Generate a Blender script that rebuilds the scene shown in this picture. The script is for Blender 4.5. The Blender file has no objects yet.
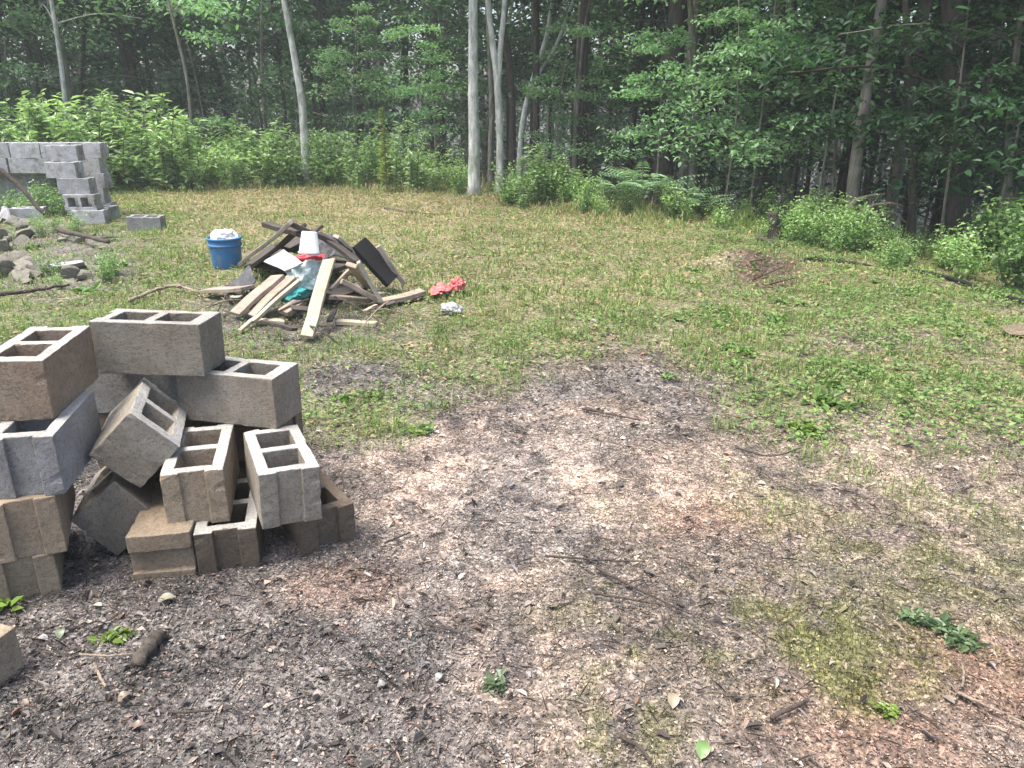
import bpy, bmesh, math, random
import numpy as np
from mathutils import Vector, Matrix, Euler

rad = math.radians
SC = bpy.context.scene
COL = SC.collection

# ------------------------------------------------------------------ camera, sky, sun, exposure
CAM_H, PITCH, FPX = 1.45, rad(20), 770.0
cd = bpy.data.cameras.new("camera")
cam = bpy.data.objects.new("camera", cd)
COL.objects.link(cam)
cam.location = (0, 0, CAM_H)
cam.rotation_euler = (rad(90) - PITCH, 0, 0)
cd.sensor_width = 36.0
cd.lens = 36.0 * FPX / 1024
cd.clip_start, cd.clip_end = 0.05, 3000
SC.camera = cam

SUN_EL, SUN_AZ = rad(70), rad(-108)        # azimuth clockwise from +Y: high, from the left
world = bpy.data.worlds.new("World")
SC.world = world
world.use_nodes = True
wn = world.node_tree
sky = wn.nodes.new("ShaderNodeTexSky")
sky.sky_type = 'NISHITA'
sky.sun_disc = False
sky.sun_elevation = SUN_EL
sky.sun_rotation = SUN_AZ
sky.air_density = 1.0
sky.dust_density = 4.0
sky.ozone_density = 1.0
wn.links.new(sky.outputs[0], wn.nodes["Background"].inputs[0])
wn.nodes["Background"].inputs[1].default_value = 0.125

sl = bpy.data.lights.new("sun", 'SUN')
sl.energy = 2.7
sl.angle = rad(30)
sl.color = (1.0, 0.95, 0.87)
sun = bpy.data.objects.new("sun", sl)
COL.objects.link(sun)
sdir = Vector((math.sin(SUN_AZ) * math.cos(SUN_EL), math.cos(SUN_AZ) * math.cos(SUN_EL), math.sin(SUN_EL)))
sun.rotation_euler = sdir.to_track_quat('Z', 'Y').to_euler()
sun.location = (0, 0, 20)

vs = SC.view_settings
vs.view_transform, vs.look, vs.gamma, vs.exposure = 'Standard', 'None', 1.0, 1.58
vs.use_curve_mapping = False
SC.render.engine = 'CYCLES'
SC.cycles.max_bounces = 6
SC.cycles.diffuse_bounces = 3
SC.cycles.glossy_bounces = 2
SC.cycles.transmission_bounces = 4

# ------------------------------------------------------------------ numpy helpers
RNG = np.random.default_rng(7)
cp, sp = math.cos(PITCH), math.sin(PITCH)


def gp(px, py, z=0.0):
    """the place on the plane of height z that shows at a pixel of the photograph"""
    a, b = (px - 512) / FPX, (384 - py) / FPX
    d = np.array([a, cp + sp * b, cp * b - sp])
    return np.array([0, 0, CAM_H]) + d * ((z - CAM_H) / d[2])


def to_map(x, y):
    """ground coordinates -> the coordinates in which the ground's zones were surveyed"""
    y = np.maximum(y, 0.3)
    dep = y * cp + CAM_H * sp
    up = y * sp - CAM_H * cp
    return 512 + FPX * x / dep, 384 - FPX * up / dep


def hash2(ix, iy, seed):
    n = (ix.astype(np.int64) * 374761393 + iy.astype(np.int64) * 668265263 + seed * 2246822519) & 0xFFFFFFFF
    n = ((n ^ (n >> 13)) * 1274126177) & 0xFFFFFFFF
    n = (n ^ (n >> 16)) & 0xFFFFFFFF
    return n / 4294967295.0


def vnoise(x, y, s=1.0, seed=0, octaves=3):
    x = np.asarray(x, float) / s
    y = np.asarray(y, float) / s
    tot, amp, norm = 0, 1.0, 0
    for o in range(octaves):
        ix, iy = np.floor(x), np.floor(y)
        fx, fy = x - ix, y - iy
        fx, fy = fx * fx * (3 - 2 * fx), fy * fy * (3 - 2 * fy)
        a, b = hash2(ix, iy, seed + o), hash2(ix + 1, iy, seed + o)
        c, d = hash2(ix, iy + 1, seed + o), hash2(ix + 1, iy + 1, seed + o)
        tot = tot + amp * ((a * (1 - fx) + b * fx) * (1 - fy) + (c * (1 - fx) + d * fx) * fy)
        norm += amp
        amp *= 0.5
        x, y = x * 2.03 + 11.3, y * 2.03 + 5.7
    return tot / norm


def sstep(a, b, x):
    t = np.clip((x - a) / (b - a), 0, 1)
    return t * t * (3 - 2 * t)


EDGE = [(-30, 9.0), (-14, 11.8), (-8.66, 13.3), (-6.26, 14.5), (-3.46, 15.0), (-0.73, 13.8), (0.7, 11.5), (2.5, 10.4),
        (3.39, 9.1), (4.09, 8.1), (4.81, 7.2), (7.0, 4.6), (10, 1.5), (30, -12)]
EX, EY = np.array([e[0] for e in EDGE], float), np.array([e[1] for e in EDGE], float)


def edge_s(x, y):
    """metres beyond the forest edge (negative: in the clearing)"""
    return np.asarray(y, float) - np.interp(x, EX, EY)


def hz(x, y):
    """height of the terrain"""
    x, y = np.asarray(x, float), np.asarray(y, float)
    s = edge_s(x, y)
    h = (vnoise(x, y, 1.6, 3, 3) - 0.5) * 0.05 + (vnoise(x, y, 0.28, 9, 3) - 0.5) * 0.022 + (vnoise(x, y, 0.085, 19, 2) - 0.5) * 0.016 * (1 - sstep(4, 7, y))
    h = h * sstep(0.2, 1.5, np.hypot(x + 1.2, y - 2.45) + 0.2)
    h = h + 0.16 * np.exp(-(((x - 2.15) / 0.35) ** 2 + ((y - 7.3) / 0.22) ** 2))       # earth hump at the right
    h = h - 0.19 * np.clip(s - 0.9, 0, 32) * sstep(0.5, 2.5, s)
    far = sstep(60, 120, np.hypot(x, y))
    return h * (1 - far) + far * (-6.1)


def blob(px, py, cx, cy, rx, ry, soft=0.5):
    d = np.hypot((px - cx) / rx, (py - cy) / ry)
    return 1 - sstep(1 - soft, 1 + soft, d)


def zones(x, y):
    """weights of the ground's kinds of cover, each 0..1"""
    px, py = to_map(x, y)
    n1, n2, n3 = vnoise(x, y, 0.55, 21, 4), vnoise(x, y, 0.22, 33, 3), vnoise(x, y, 1.3, 45, 3)
    wob = (n1 - 0.5) * 90 + (n2 - 0.5) * 50
    bx = [-600, 60, 225, 330, 415, 440, 560, 650, 720, 820, 1024, 1500]
    by = [350, 355, 395, 440, 440, 400, 375, 350, 425, 452, 440, 420]
    gline = np.interp(px, bx, by)
    grass = 1 - sstep(-28, 22, py + wob * 0.6 - gline)
    bare = np.maximum.reduce([blob(px, py, 355, 378, 70, 18) * 0.9, blob(px, py, 60, 255, 75, 45) * 0.8,
                              blob(px, py, 300, 315, 110, 32) * 0.75, blob(px, py, 640, 395, 110, 45) * .7,
                              blob(px, py, 768, 272, 34, 18) * 0.95, blob(px, py, 420, 400, 60, 18) * .5,
                              blob(px, py, 880, 345, 90, 16) * 0.5, blob(px, py, 850, 430, 120, 22) * .6])
    grass = grass * (1 - bare * sstep(0.3, 0.62, n2 * 0.5 + n1 * 0.5 + 0.12))
    sparse = sstep(690, 780, px) * (1 - sstep(520, 680, py)) * sstep(0.4, 0.62, n1 * .5 + n2 * .5) * 0.6
    sparse = np.maximum(sparse, blob(px, py, 640, 520, 40, 30) * sstep(.45, .6, n2) * .5)
    grass = np.maximum(grass, sparse)
    grass = np.maximum(grass, blob(px, py, 365, 412, 62, 24) * sstep(.35, .5, n2))
    dry = sstep(150, 230, px) * (1 - sstep(700, 800, px)) * (.45 * (1 - sstep(270, 350, py)) + .55 * (1 - sstep(205, 255, py))) * (0.55 + 0.45 * sstep(0.35, 0.6, n3))
    dry = np.maximum(dry, blob(px, py, 290, 200, 150, 16) * 1.0)
    dry = np.maximum(dry, sstep(.56, .7, n1) * .45) * (1 - .65 * sstep(640, 740, px) * sstep(265, 300, py))
    pale = np.maximum.reduce([blob(px, py, 520, 475, 180, 62), blob(px, py, 440, 560, 110, 60) * .8, blob(px, py, 700, 505, 130, 60) * 0.8,
                              blob(px, py, 540, 680, 110, 80) * 0.5, blob(px, py, 970, 520, 120, 50) * 0.6,
                              blob(px, py, 860, 460, 140, 40) * .8])
    pale = pale * sstep(0.3, 0.52, n1 * 0.6 + n2 * 0.4)
    grey = np.maximum.reduce([blob(px, py, 540, 520, 95, 95) * 0.9, blob(px, py, 640, 400, 120, 40) * 0.9,
                              blob(px, py, 470, 640, 120, 90) * 0.8, blob(px, py, 355, 380, 90, 26),
                              blob(px, py, 60, 260, 90, 50) * .9]) * sstep(0.38, 0.6, vnoise(x, y, 0.4, 77, 3))
    red = np.maximum(blob(px, py, 950, 715, 170, 85), blob(px, py, 710, 545, 90, 45) * 0.8) * sstep(0.3, 0.55, n1)
    red = np.maximum(red, blob(px, py, 340, 590, 60, 25) * .6)
    red = np.maximum(red, blob(px, py, 768, 272, 36, 20) * .9)
    moss = np.maximum.reduce([blob(px, py, 790, 645, 95, 50), blob(px, py, 860, 680, 80, 40) * 0.9, blob(px, py, 600, 660, 45, 60) * 0.8,
                              blob(px, py, 620, 740, 60, 40) * 0.7, blob(px, py, 900, 570, 90, 40) * 0.55, blob(px, py, 840, 590, 220, 110) * 0.42,
                              blob(px, py, 650, 620, 120, 30) * .5]) * sstep(0.38, 0.56, n1 * .3 + n2 * .4 + .3 * vnoise(x, y, .07, 35, 2))
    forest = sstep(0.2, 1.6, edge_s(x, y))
    return dict(grass=grass * (1 - forest), dry=dry, pale=pale, grey=grey, red=red, moss=moss, forest=forest, n1=n1, n2=n2, n3=n3, px=px, py=py)


def lerp(a, b, t):
    return a * (1 - t[:, None]) + np.array(b)[None, :] * t[:, None]


def ground_colour(x, y, z=None):
    z = z or zones(x, y)
    c = np.tile(np.array([[0.10, 0.088, 0.08]]), (len(x), 1))
    c = c * (0.55 + 0.9 * sstep(0.3, 0.7, vnoise(x, y, 0.17, 201, 3)))[:, None]
    c = lerp(c, (0.19, 0.15, 0.118), sstep(430, 560, z['px']) * 0.7)
    c = lerp(c, (0.41, 0.315, 0.255), z['pale'] * (0.5 + 0.5 * sstep(0.35, 0.6, vnoise(x, y, 0.13, 203, 3))))
    c = lerp(c, (0.19, 0.178, 0.168), z['grey'] * 0.6)
    c = lerp(c, (0.07, 0.058, 0.055), sstep(0.55, 0.68, vnoise(x, y, 0.13, 207, 4)) * 0.7)
    c = lerp(c, (0.25, 0.145, 0.1), z['red'] * 0.65)
    c = lerp(c, (0.115, 0.118, 0.035), z['moss'] * 0.8)
    g = lerp(np.tile(np.array([[0.145, 0.14, 0.066]]), (len(x), 1)), (0.31, 0.25, 0.14), z['dry'] * 0.9)
    c = c * (1 - z['grass'][:, None] * 0.8) + g * z['grass'][:, None] * 0.8
    c = lerp(c, (0.085, 0.055, 0.038), blob(z['px'], z['py'], 768, 272, 34, 18))
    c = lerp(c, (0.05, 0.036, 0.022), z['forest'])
    return c


class MB:
    """collects vertices and faces (and a colour per vertex) for ONE mesh object"""
    def __init__(self):
        self.v, self.f, self.c, self.m, self.n = [], [], [], [], 0

    def add(self, v, faces, col=None, mat=0):
        v = np.asarray(v, float).reshape(-1, 3)
        fl = faces if isinstance(faces, list) and len(faces) and isinstance(faces[0], np.ndarray) else [np.asarray(faces, int)]
        for f in fl:
            self.f.append(f + self.n)
            self.m.append(np.full(len(f), mat))
        self.v.append(v)
        if col is None:
            col = np.full((len(v), 3), 0.5)
        col = np.asarray(col, float)
        if col.ndim == 1:
            col = np.tile(col[None, :], (len(v), 1))
        self.c.append(col)
        self.n += len(v)

    def mesh(self, name, mats, smooth=False):
        me = bpy.data.meshes.new(name)
        v = np.concatenate(self.v)
        me.vertices.add(len(v))
        me.vertices.foreach_set('co', v.astype(np.float32).ravel())
        vi = np.concatenate([f.ravel() for f in self.f]).astype(np.int32)
        tot = np.concatenate([np.full(len(f), f.shape[1]) for f in self.f])
        start = (np.cumsum(tot) - tot).astype(np.int32)
        me.loops.add(len(vi))
        me.loops.foreach_set('vertex_index', vi)
        me.polygons.add(len(tot))
        me.polygons.foreach_set('loop_start', start)
        me.update(calc_edges=True)
        mats = mats if isinstance(mats, (list, tuple)) else [mats]
        for m in mats:
            me.materials.append(m)
        if len(mats) > 1:
            me.polygons.foreach_set('material_index', np.concatenate(self.m).astype(np.int32))
        me.polygons.foreach_set('use_smooth', np.full(len(tot), smooth))
        a = me.attributes.new('tint', 'FLOAT_COLOR', 'POINT')
        c = np.concatenate(self.c)
        a.data.foreach_set('color', np.concatenate([c, np.ones((len(c), 1))], 1).astype(np.float32).ravel())
        me.update()
        return me

    def obj(self, name, mats, parent=None, smooth=False):
        return link(name, self.mesh(name, mats, smooth), parent)


def link(name, me, parent=None):
    o = bpy.data.objects.new(name, me)
    COL.objects.link(o)
    if parent:
        o.parent = parent
    return o


def tag(o, label=None, cat=None, group=None, kind=None):
    if label: o['label'] = label
    if cat: o['category'] = cat
    if group: o['group'] = group
    if kind: o['kind'] = kind
    return o


def empty(name, loc=(0, 0, 0), rz=0.0):
    o = bpy.data.objects.new(name, None)
    o.empty_display_size = 0.1
    COL.objects.link(o)
    o.location = loc
    o.rotation_euler = (0, 0, rz)
    return o


def copy_tree(o, parent=None):
    c = o.copy()
    COL.objects.link(c)
    if parent:
        c.parent = parent
    for ch in list(o.children):
        copy_tree(ch, c)
    return c


def unit(v):
    v = np.asarray(v, float)
    return v / np.maximum(np.linalg.norm(v, axis=-1, keepdims=True), 1e-9)


def leaves(mb, c, d, n, L, W, col, fold=0.25, droop=0.0, mat=0, oval=True):
    """rhombic folded leaves: base at c, pointing along d, facing n"""
    c, d, n = np.asarray(c, float), unit(d), np.asarray(n, float)
    N = len(c)
    L = np.broadcast_to(np.asarray(L, float), (N,))[:, None]
    W = np.broadcast_to(np.asarray(W, float), (N,))[:, None]
    side = unit(np.cross(d, n))
    n = unit(np.cross(side, d))
    mid = c + d * L * 0.45
    a = mid + side * W * 0.5 + n * W * fold
    b = mid - side * W * 0.5 + n * W * fold
    t = c + d * L - n * L * droop
    col = np.asarray(col, float)
    if col.ndim == 1:
        col = np.tile(col[None, :], (N, 1))
    if oval:
        q1, q2 = c + d * L * 0.28 + n * W * fold * .8, c + d * L * 0.66 - n * L * droop * .35 + n * W * fold * .8
        v = np.stack([c, q1 + side * W * .46, q2 + side * W * .40, t, q2 - side * W * .40, q1 - side * W * .46], 1).reshape(-1, 3)
        i = np.arange(N)[:, None] * 6
        mb.add(v, np.concatenate([i + np.array([[0, 1, 2, 3]]), i + np.array([[0, 3, 4, 5]])]), np.repeat(col, 6, 0), mat)
        return
    v = np.stack([c, a, t, b], 1).reshape(-1, 3)
    i = np.arange(N)[:, None] * 4
    f = np.concatenate([i + np.array([[0, 1, 2]]), i + np.array([[0, 2, 3]])])
    mb.add(v, f, np.repeat(col, 4, 0), mat)


def blades(mb, c, h, w, lean, az, col):
    """bent grass blades of two segments"""
    N = len(c)
    d = np.stack([np.cos(az), np.sin(az), np.zeros(N)], 1)
    s = np.stack([-np.sin(az), np.cos(az), np.zeros(N)], 1)
    h, w, lean = h[:, None], w[:, None], lean[:, None]
    up = np.array([[0, 0, 1.0]])
    m = c + up * h * 0.6 * np.cos(lean * .6) + d * h * 0.6 * np.sin(lean * .6)
    t = m + up * h * 0.45 * np.cos(lean * 1.7) + d * h * 0.45 * np.sin(lean * 1.7)
    v = np.stack([c - s * w * .5, c + s * w * .5, m + s * w * .4, m - s * w * .4, t], 1).reshape(-1, 3)
    i = np.arange(N)[:, None] * 5
    mb.add(v, [i + np.array([[0, 1, 2, 3]]), i + np.array([[3, 2, 4]])], np.repeat(col, 5, 0))


def tube(mb, pts, r, sides=7, col=None, mat=0, cap=True, wob=0.0, rng=RNG):
    pts = np.asarray(pts, float)
    K = len(pts)
    r = np.broadcast_to(np.asarray(r, float), (K,))
    t = unit(np.gradient(pts, axis=0))
    ref = np.array([0.31, 0.17, 0.93]) if abs(t[:, 2]).mean() < 0.8 else np.array([1.0, 0.13, 0.07])
    u = unit(np.cross(t, ref))
    w = np.cross(t, u)
    a = np.linspace(0, 2 * np.pi, sides, endpoint=False)
    rr = r[:, None] * (1 + (rng.random((K, sides)) - 0.5) * wob)
    v = pts[:, None, :] + rr[..., None] * (np.cos(a)[None, :, None] * u[:, None, :] + np.sin(a)[None, :, None] * w[:, None, :])
    i = np.arange(K - 1)[:, None] * sides
    j = np.arange(sides)[None, :]
    j2 = (j + 1) % sides
    f = np.stack([i + j, i + j2, i + sides + j2, i + sides + j], -1).reshape(-1, 4)
    fs = [f]
    if cap:
        fs += [np.arange(sides)[None, ::-1], (np.arange(sides) + (K - 1) * sides)[None, :]]
    mb.add(v.reshape(-1, 3), fs, col, mat)


def spline(ctrl, n=12):
    """smooth path through control points"""
    P = np.asarray(ctrl, float)
    if len(P) == 2:
        t = np.linspace(0, 1, n)[:, None]
        return P[0] * (1 - t) + P[1] * t
    Q = np.concatenate([[2 * P[0] - P[1]], P, [2 * P[-1] - P[-2]]])
    out = []
    per = max(2, n // (len(P) - 1))
    for i in range(len(P) - 1):
        p0, p1, p2, p3 = Q[i:i + 4]
        for t in np.linspace(0, 1, per, endpoint=False):
            out.append(0.5 * (2 * p1 + (p2 - p0) * t + (2 * p0 - 5 * p1 + 4 * p2 - p3) * t * t + (3 * p1 - p0 - 3 * p2 + p3) * t ** 3))
    out.append(P[-1])
    return np.array(out)


# ------------------------------------------------------------------ materials
def new_mat(name):
    m = bpy.data.materials.new(name)
    m.use_nodes = True
    return m, m.node_tree, m.node_tree.nodes["Principled BSDF"]


def node(nt, typ, ins=None, **kw):
    n = nt.nodes.new(typ)
    for k, v in kw.items():
        setattr(n, k, v)
    for k, v in (ins or {}).items():
        if isinstance(v, bpy.types.NodeSocket):
            nt.links.new(v, n.inputs[k])
        else:
            n.inputs[k].default_value = v
    return n


def mixc(nt, fac, a, b, mode='MIX'):
    n = nt.nodes.new("ShaderNodeMix")
    n.data_type = 'RGBA'
    n.blend_type = mode
    for idx, v in ((0, fac), (6, a), (7, b)):
        if isinstance(v, bpy.types.NodeSocket):
            nt.links.new(v, n.inputs[idx])
        else:
            n.inputs[idx].default_value = v if idx == 0 else (*v, 1.0)
    return n.outputs[2]


def ramp(nt, fac, stops):
    n = nt.nodes.new("ShaderNodeValToRGB")
    e = n.color_ramp.elements
    while len(e) < len(stops):
        e.new(0.5)
    for k, (p, c) in enumerate(stops):
        e[k].position = p
        e[k].color = (*c, 1) if isinstance(c, tuple) else (c, c, c, 1)
    nt.links.new(fac, n.inputs[0])
    return n.outputs[0]


def coords(nt, kind='Object'):
    return nt.nodes.new("ShaderNodeTexCoord").outputs[kind]


def noise(nt, vec, scale, detail=4.0, rough=0.6, w=None):
    n = node(nt, "ShaderNodeTexNoise", {'Scale': scale, 'Detail': detail, 'Roughness': rough})
    nt.links.new(vec, n.inputs['Vector'])
    return n.outputs['Fac']


def bump(nt, bsdf, h, strength=0.4, dist=0.01):
    b = node(nt, "ShaderNodeBump", {'Strength': strength, 'Distance': dist, 'Height': h})
    nt.links.new(b.outputs[0], bsdf.inputs['Normal'])


def offset_vec(nt):
    """object coordinates shifted by a value of the object's own, so that copies do not show the same stains"""
    oi = nt.nodes.new("ShaderNodeObjectInfo")
    mul = node(nt, "ShaderNodeVectorMath", {0: oi.outputs['Random'], 1: (17.0, 31.0, 23.0)}, operation='MULTIPLY')
    add = node(nt, "ShaderNodeVectorMath", {0: coords(nt), 1: mul.outputs[0]}, operation='ADD')
    return add.outputs[0], oi.outputs['Random']


def concrete(name, base, stain, amount, mossy=0.0):
    m, nt, b = new_mat(name)
    vec, rnd = offset_vec(nt)
    big = noise(nt, vec, 5.5, 5, 0.65)
    c = mixc(nt, big, tuple(x * 0.72 for x in base), tuple(x * 1.22 for x in base))
    st = ramp(nt, noise(nt, vec, 3.2, 6, 0.7), [(0.55 - amount * 0.4, 0.0), (0.85 - amount * 0.25, 0.9)])
    c = mixc(nt, st, c, stain)
    sp_ = ramp(nt, noise(nt, vec, 22, 4, 0.7), [(0.58, 0.0), (0.72, 0.4)])
    c = mixc(nt, sp_, c, (0.085, 0.07, 0.055))
    if mossy:
        mo = ramp(nt, noise(nt, vec, 9, 5, 0.7), [(0.6 - mossy * 0.3, 0.0), (0.72, 0.8)])
        c = mixc(nt, mo, c, (0.09, 0.10, 0.035))
    po = ramp(nt, noise(nt, vec, 75, 3, 0.75), [(0.36, 0.5), (0.47, 1.0), (0.66, 1.22)])
    c = mixc(nt, 0.45, c, po, 'MULTIPLY')
    blot = ramp(nt, noise(nt, vec, 12, 4, 0.65), [(0.35, 0.85), (0.65, 1.15)])
    c = mixc(nt, 0.9, c, blot, 'MULTIPLY')
    gr = noise(nt, vec, 260, 3, 0.8)
    c = mixc(nt, 0.75, c, ramp(nt, gr, [(0.3, 0.45), (0.55, 1.0), (0.75, 1.5)]), 'MULTIPLY')
    pit = node(nt, "ShaderNodeTexVoronoi", {'Scale': 170.0})
    nt.links.new(vec, pit.inputs['Vector'])
    pits = ramp(nt, pit.outputs['Distance'], [(0.0, 0.0), (0.28, 1.0)])
    c = mixc(nt, 0.35, c, pits, 'MULTIPLY')
    rv = node(nt, "ShaderNodeMapRange", {0: rnd, 3: 0.82, 4: 1.14})
    c = mixc(nt, 1.0, c, rv.outputs[0], 'MULTIPLY')
    nt.links.new(c, b.inputs['Base Color'])
    b.inputs['Roughness'].default_value = 0.9
    h = node(nt, "ShaderNodeMath", {0: gr, 1: po}, operation='ADD')
    bump(nt, b, h.outputs[0], 0.5, 0.004)
    return m


def wood(name, c1, c2, dark=0.5, grain=38):
    m, nt, b = new_mat(name)
    vec, rnd = offset_vec(nt)
    mp = node(nt, "ShaderNodeMapping", {'Vector': vec, 'Scale': (1.6, 1.0, 1.0)})
    st = node(nt, "ShaderNodeMapping", {'Vector': vec, 'Scale': (1.5, grain, grain)})
    g = noise(nt, st.outputs[0], 1.0, 5, 0.7)
    c = mixc(nt, ramp(nt, g, [(0.3, 0.0), (0.7, 1.0)]), c1, c2)
    w = ramp(nt, noise(nt, mp.outputs[0], 7, 5, 0.7), [(0.45, 1.0), (0.75, 1 - dark)])
    c = mixc(nt, 0.8, c, w, 'MULTIPLY')
    nt.links.new(c, b.inputs['Base Color'])
    b.inputs['Roughness'].default_value = 0.85
    bump(nt, b, g, 0.4, 0.004)
    return m


def plain(name, c, rough=0.6, var=0.25, scale=9, spec=0.4, dirt=None):
    m, nt, b = new_mat(name)
    vec, _ = offset_vec(nt)
    n_ = noise(nt, vec, scale, 5, 0.65)
    o = mixc(nt, n_, tuple(x * (1 - var) for x in c), tuple(min(1, x * (1 + var)) for x in c))
    if dirt:
        o = mixc(nt, ramp(nt, noise(nt, vec, scale * 1.7, 5, 0.7), [(0.5, 0.0), (0.68, 0.85)]), o, dirt)
    nt.links.new(o, b.inputs['Base Color'])
    b.inputs['Roughness'].default_value = rough
    b.inputs['Specular IOR Level'].default_value = spec
    bump(nt, b, n_, 0.25, 0.01)
    return m


def tinted(name, trans=0.0, rough=0.6, spec=0.3, gain=1.0, objvar=0.25):
    """colour from the mesh's own per-leaf tint; trans lets light pass through the leaf"""
    m, nt, b = new_mat(name)
    at = node(nt, "ShaderNodeAttribute", attribute_name='tint')
    oi = nt.nodes.new("ShaderNodeObjectInfo")
    rv = node(nt, "ShaderNodeMapRange", {0: oi.outputs['Random'], 3: gain * (1 - objvar), 4: gain * (1 + objvar)})
    c = mixc(nt, 1.0, at.outputs['Color'], rv.outputs[0], 'MULTIPLY')
    nt.links.new(c, b.inputs['Base Color'])
    b.inputs['Roughness'].default_value = rough
    b.inputs['Specular IOR Level'].default_value = spec
    if trans:
        tr = nt.nodes.new("ShaderNodeBsdfTranslucent")
        tc = mixc(nt, 1.0, c, (1.05, 1.3, 0.65), 'MULTIPLY')
        nt.links.new(tc, tr.inputs['Color'])
        mx = node(nt, "ShaderNodeMixShader", {0: trans, 1: b.outputs[0], 2: tr.outputs[0]})
        nt.links.new(mx.outputs[0], nt.nodes["Material Output"].inputs['Surface'])
    return m


def bark(name, light, dark, patch=None, scale=1.0):
    m, nt, b = new_mat(name)
    vec, _ = offset_vec(nt)
    mp = node(nt, "ShaderNodeMapping", {'Vector': vec, 'Scale': (14 * scale, 14 * scale, 3.2 * scale)})
    g = noise(nt, mp.outputs[0], 1.4, 6, 0.7)
    c = mixc(nt, ramp(nt, g, [(0.36, 0.0), (0.6, 1.0)]), dark, light)
    if patch:
        pm = node(nt, "ShaderNodeMapping", {'Vector': vec, 'Scale': (4, 4, 2.2)})
        c = mixc(nt, ramp(nt, noise(nt, pm.outputs[0], 1.3, 4, 0.6), [(0.5, 0.0), (0.62, 0.85)]), c, patch)
    nt.links.new(c, b.inputs['Base Color'])
    b.inputs['Roughness'].default_value = 0.9
    bump(nt, b, g, 0.7, 0.02)
    return m


def ground_mat():
    m, nt, b = new_mat("ground_cover_soil")
    vec = coords(nt)
    at = node(nt, "ShaderNodeAttribute", attribute_name='tint')
    v1 = node(nt, "ShaderNodeTexVoronoi", {'Scale': 95.0, 'Vector': vec})
    v2 = node(nt, "ShaderNodeTexVoronoi", {'Scale': 33.0, 'Vector': vec})
    s1 = node(nt, "ShaderNodeSeparateColor", {0: v1.outputs['Color']})
    s2 = node(nt, "ShaderNodeSeparateColor", {0: v2.outputs['Color']})
    f1 = ramp(nt, s1.outputs[0], [(0.0, 0.28), (0.45, 0.8), (0.8, 1.25), (1.0, 2.1)])
    f2 = ramp(nt, s2.outputs[1], [(0.0, 0.5), (0.6, 1.0), (1.0, 1.5)])
    c = mixc(nt, 0.85, at.outputs['Color'], f1, 'MULTIPLY')
    c = mixc(nt, 0.6, c, f2, 'MULTIPLY')
    n = noise(nt, vec, 14, 6, 0.75)
    c = mixc(nt, 0.7, c, ramp(nt, n, [(0.3, 0.6), (0.7, 1.35)]), 'MULTIPLY')
    nt.links.new(c, b.inputs['Base Color'])
    wet = noise(nt, vec, 3.5, 3, 0.6)
    nt.links.new(ramp(nt, wet, [(0.4, 0.42), (0.62, 0.8)]), b.inputs['Roughness'])
    b.inputs['Specular IOR Level'].default_value = 0.5
    h = node(nt, "ShaderNodeMath", {0: s1.outputs[0], 1: n}, operation='ADD')
    bump(nt, b, h.outputs[0], 0.7, 0.012)
    return m


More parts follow.
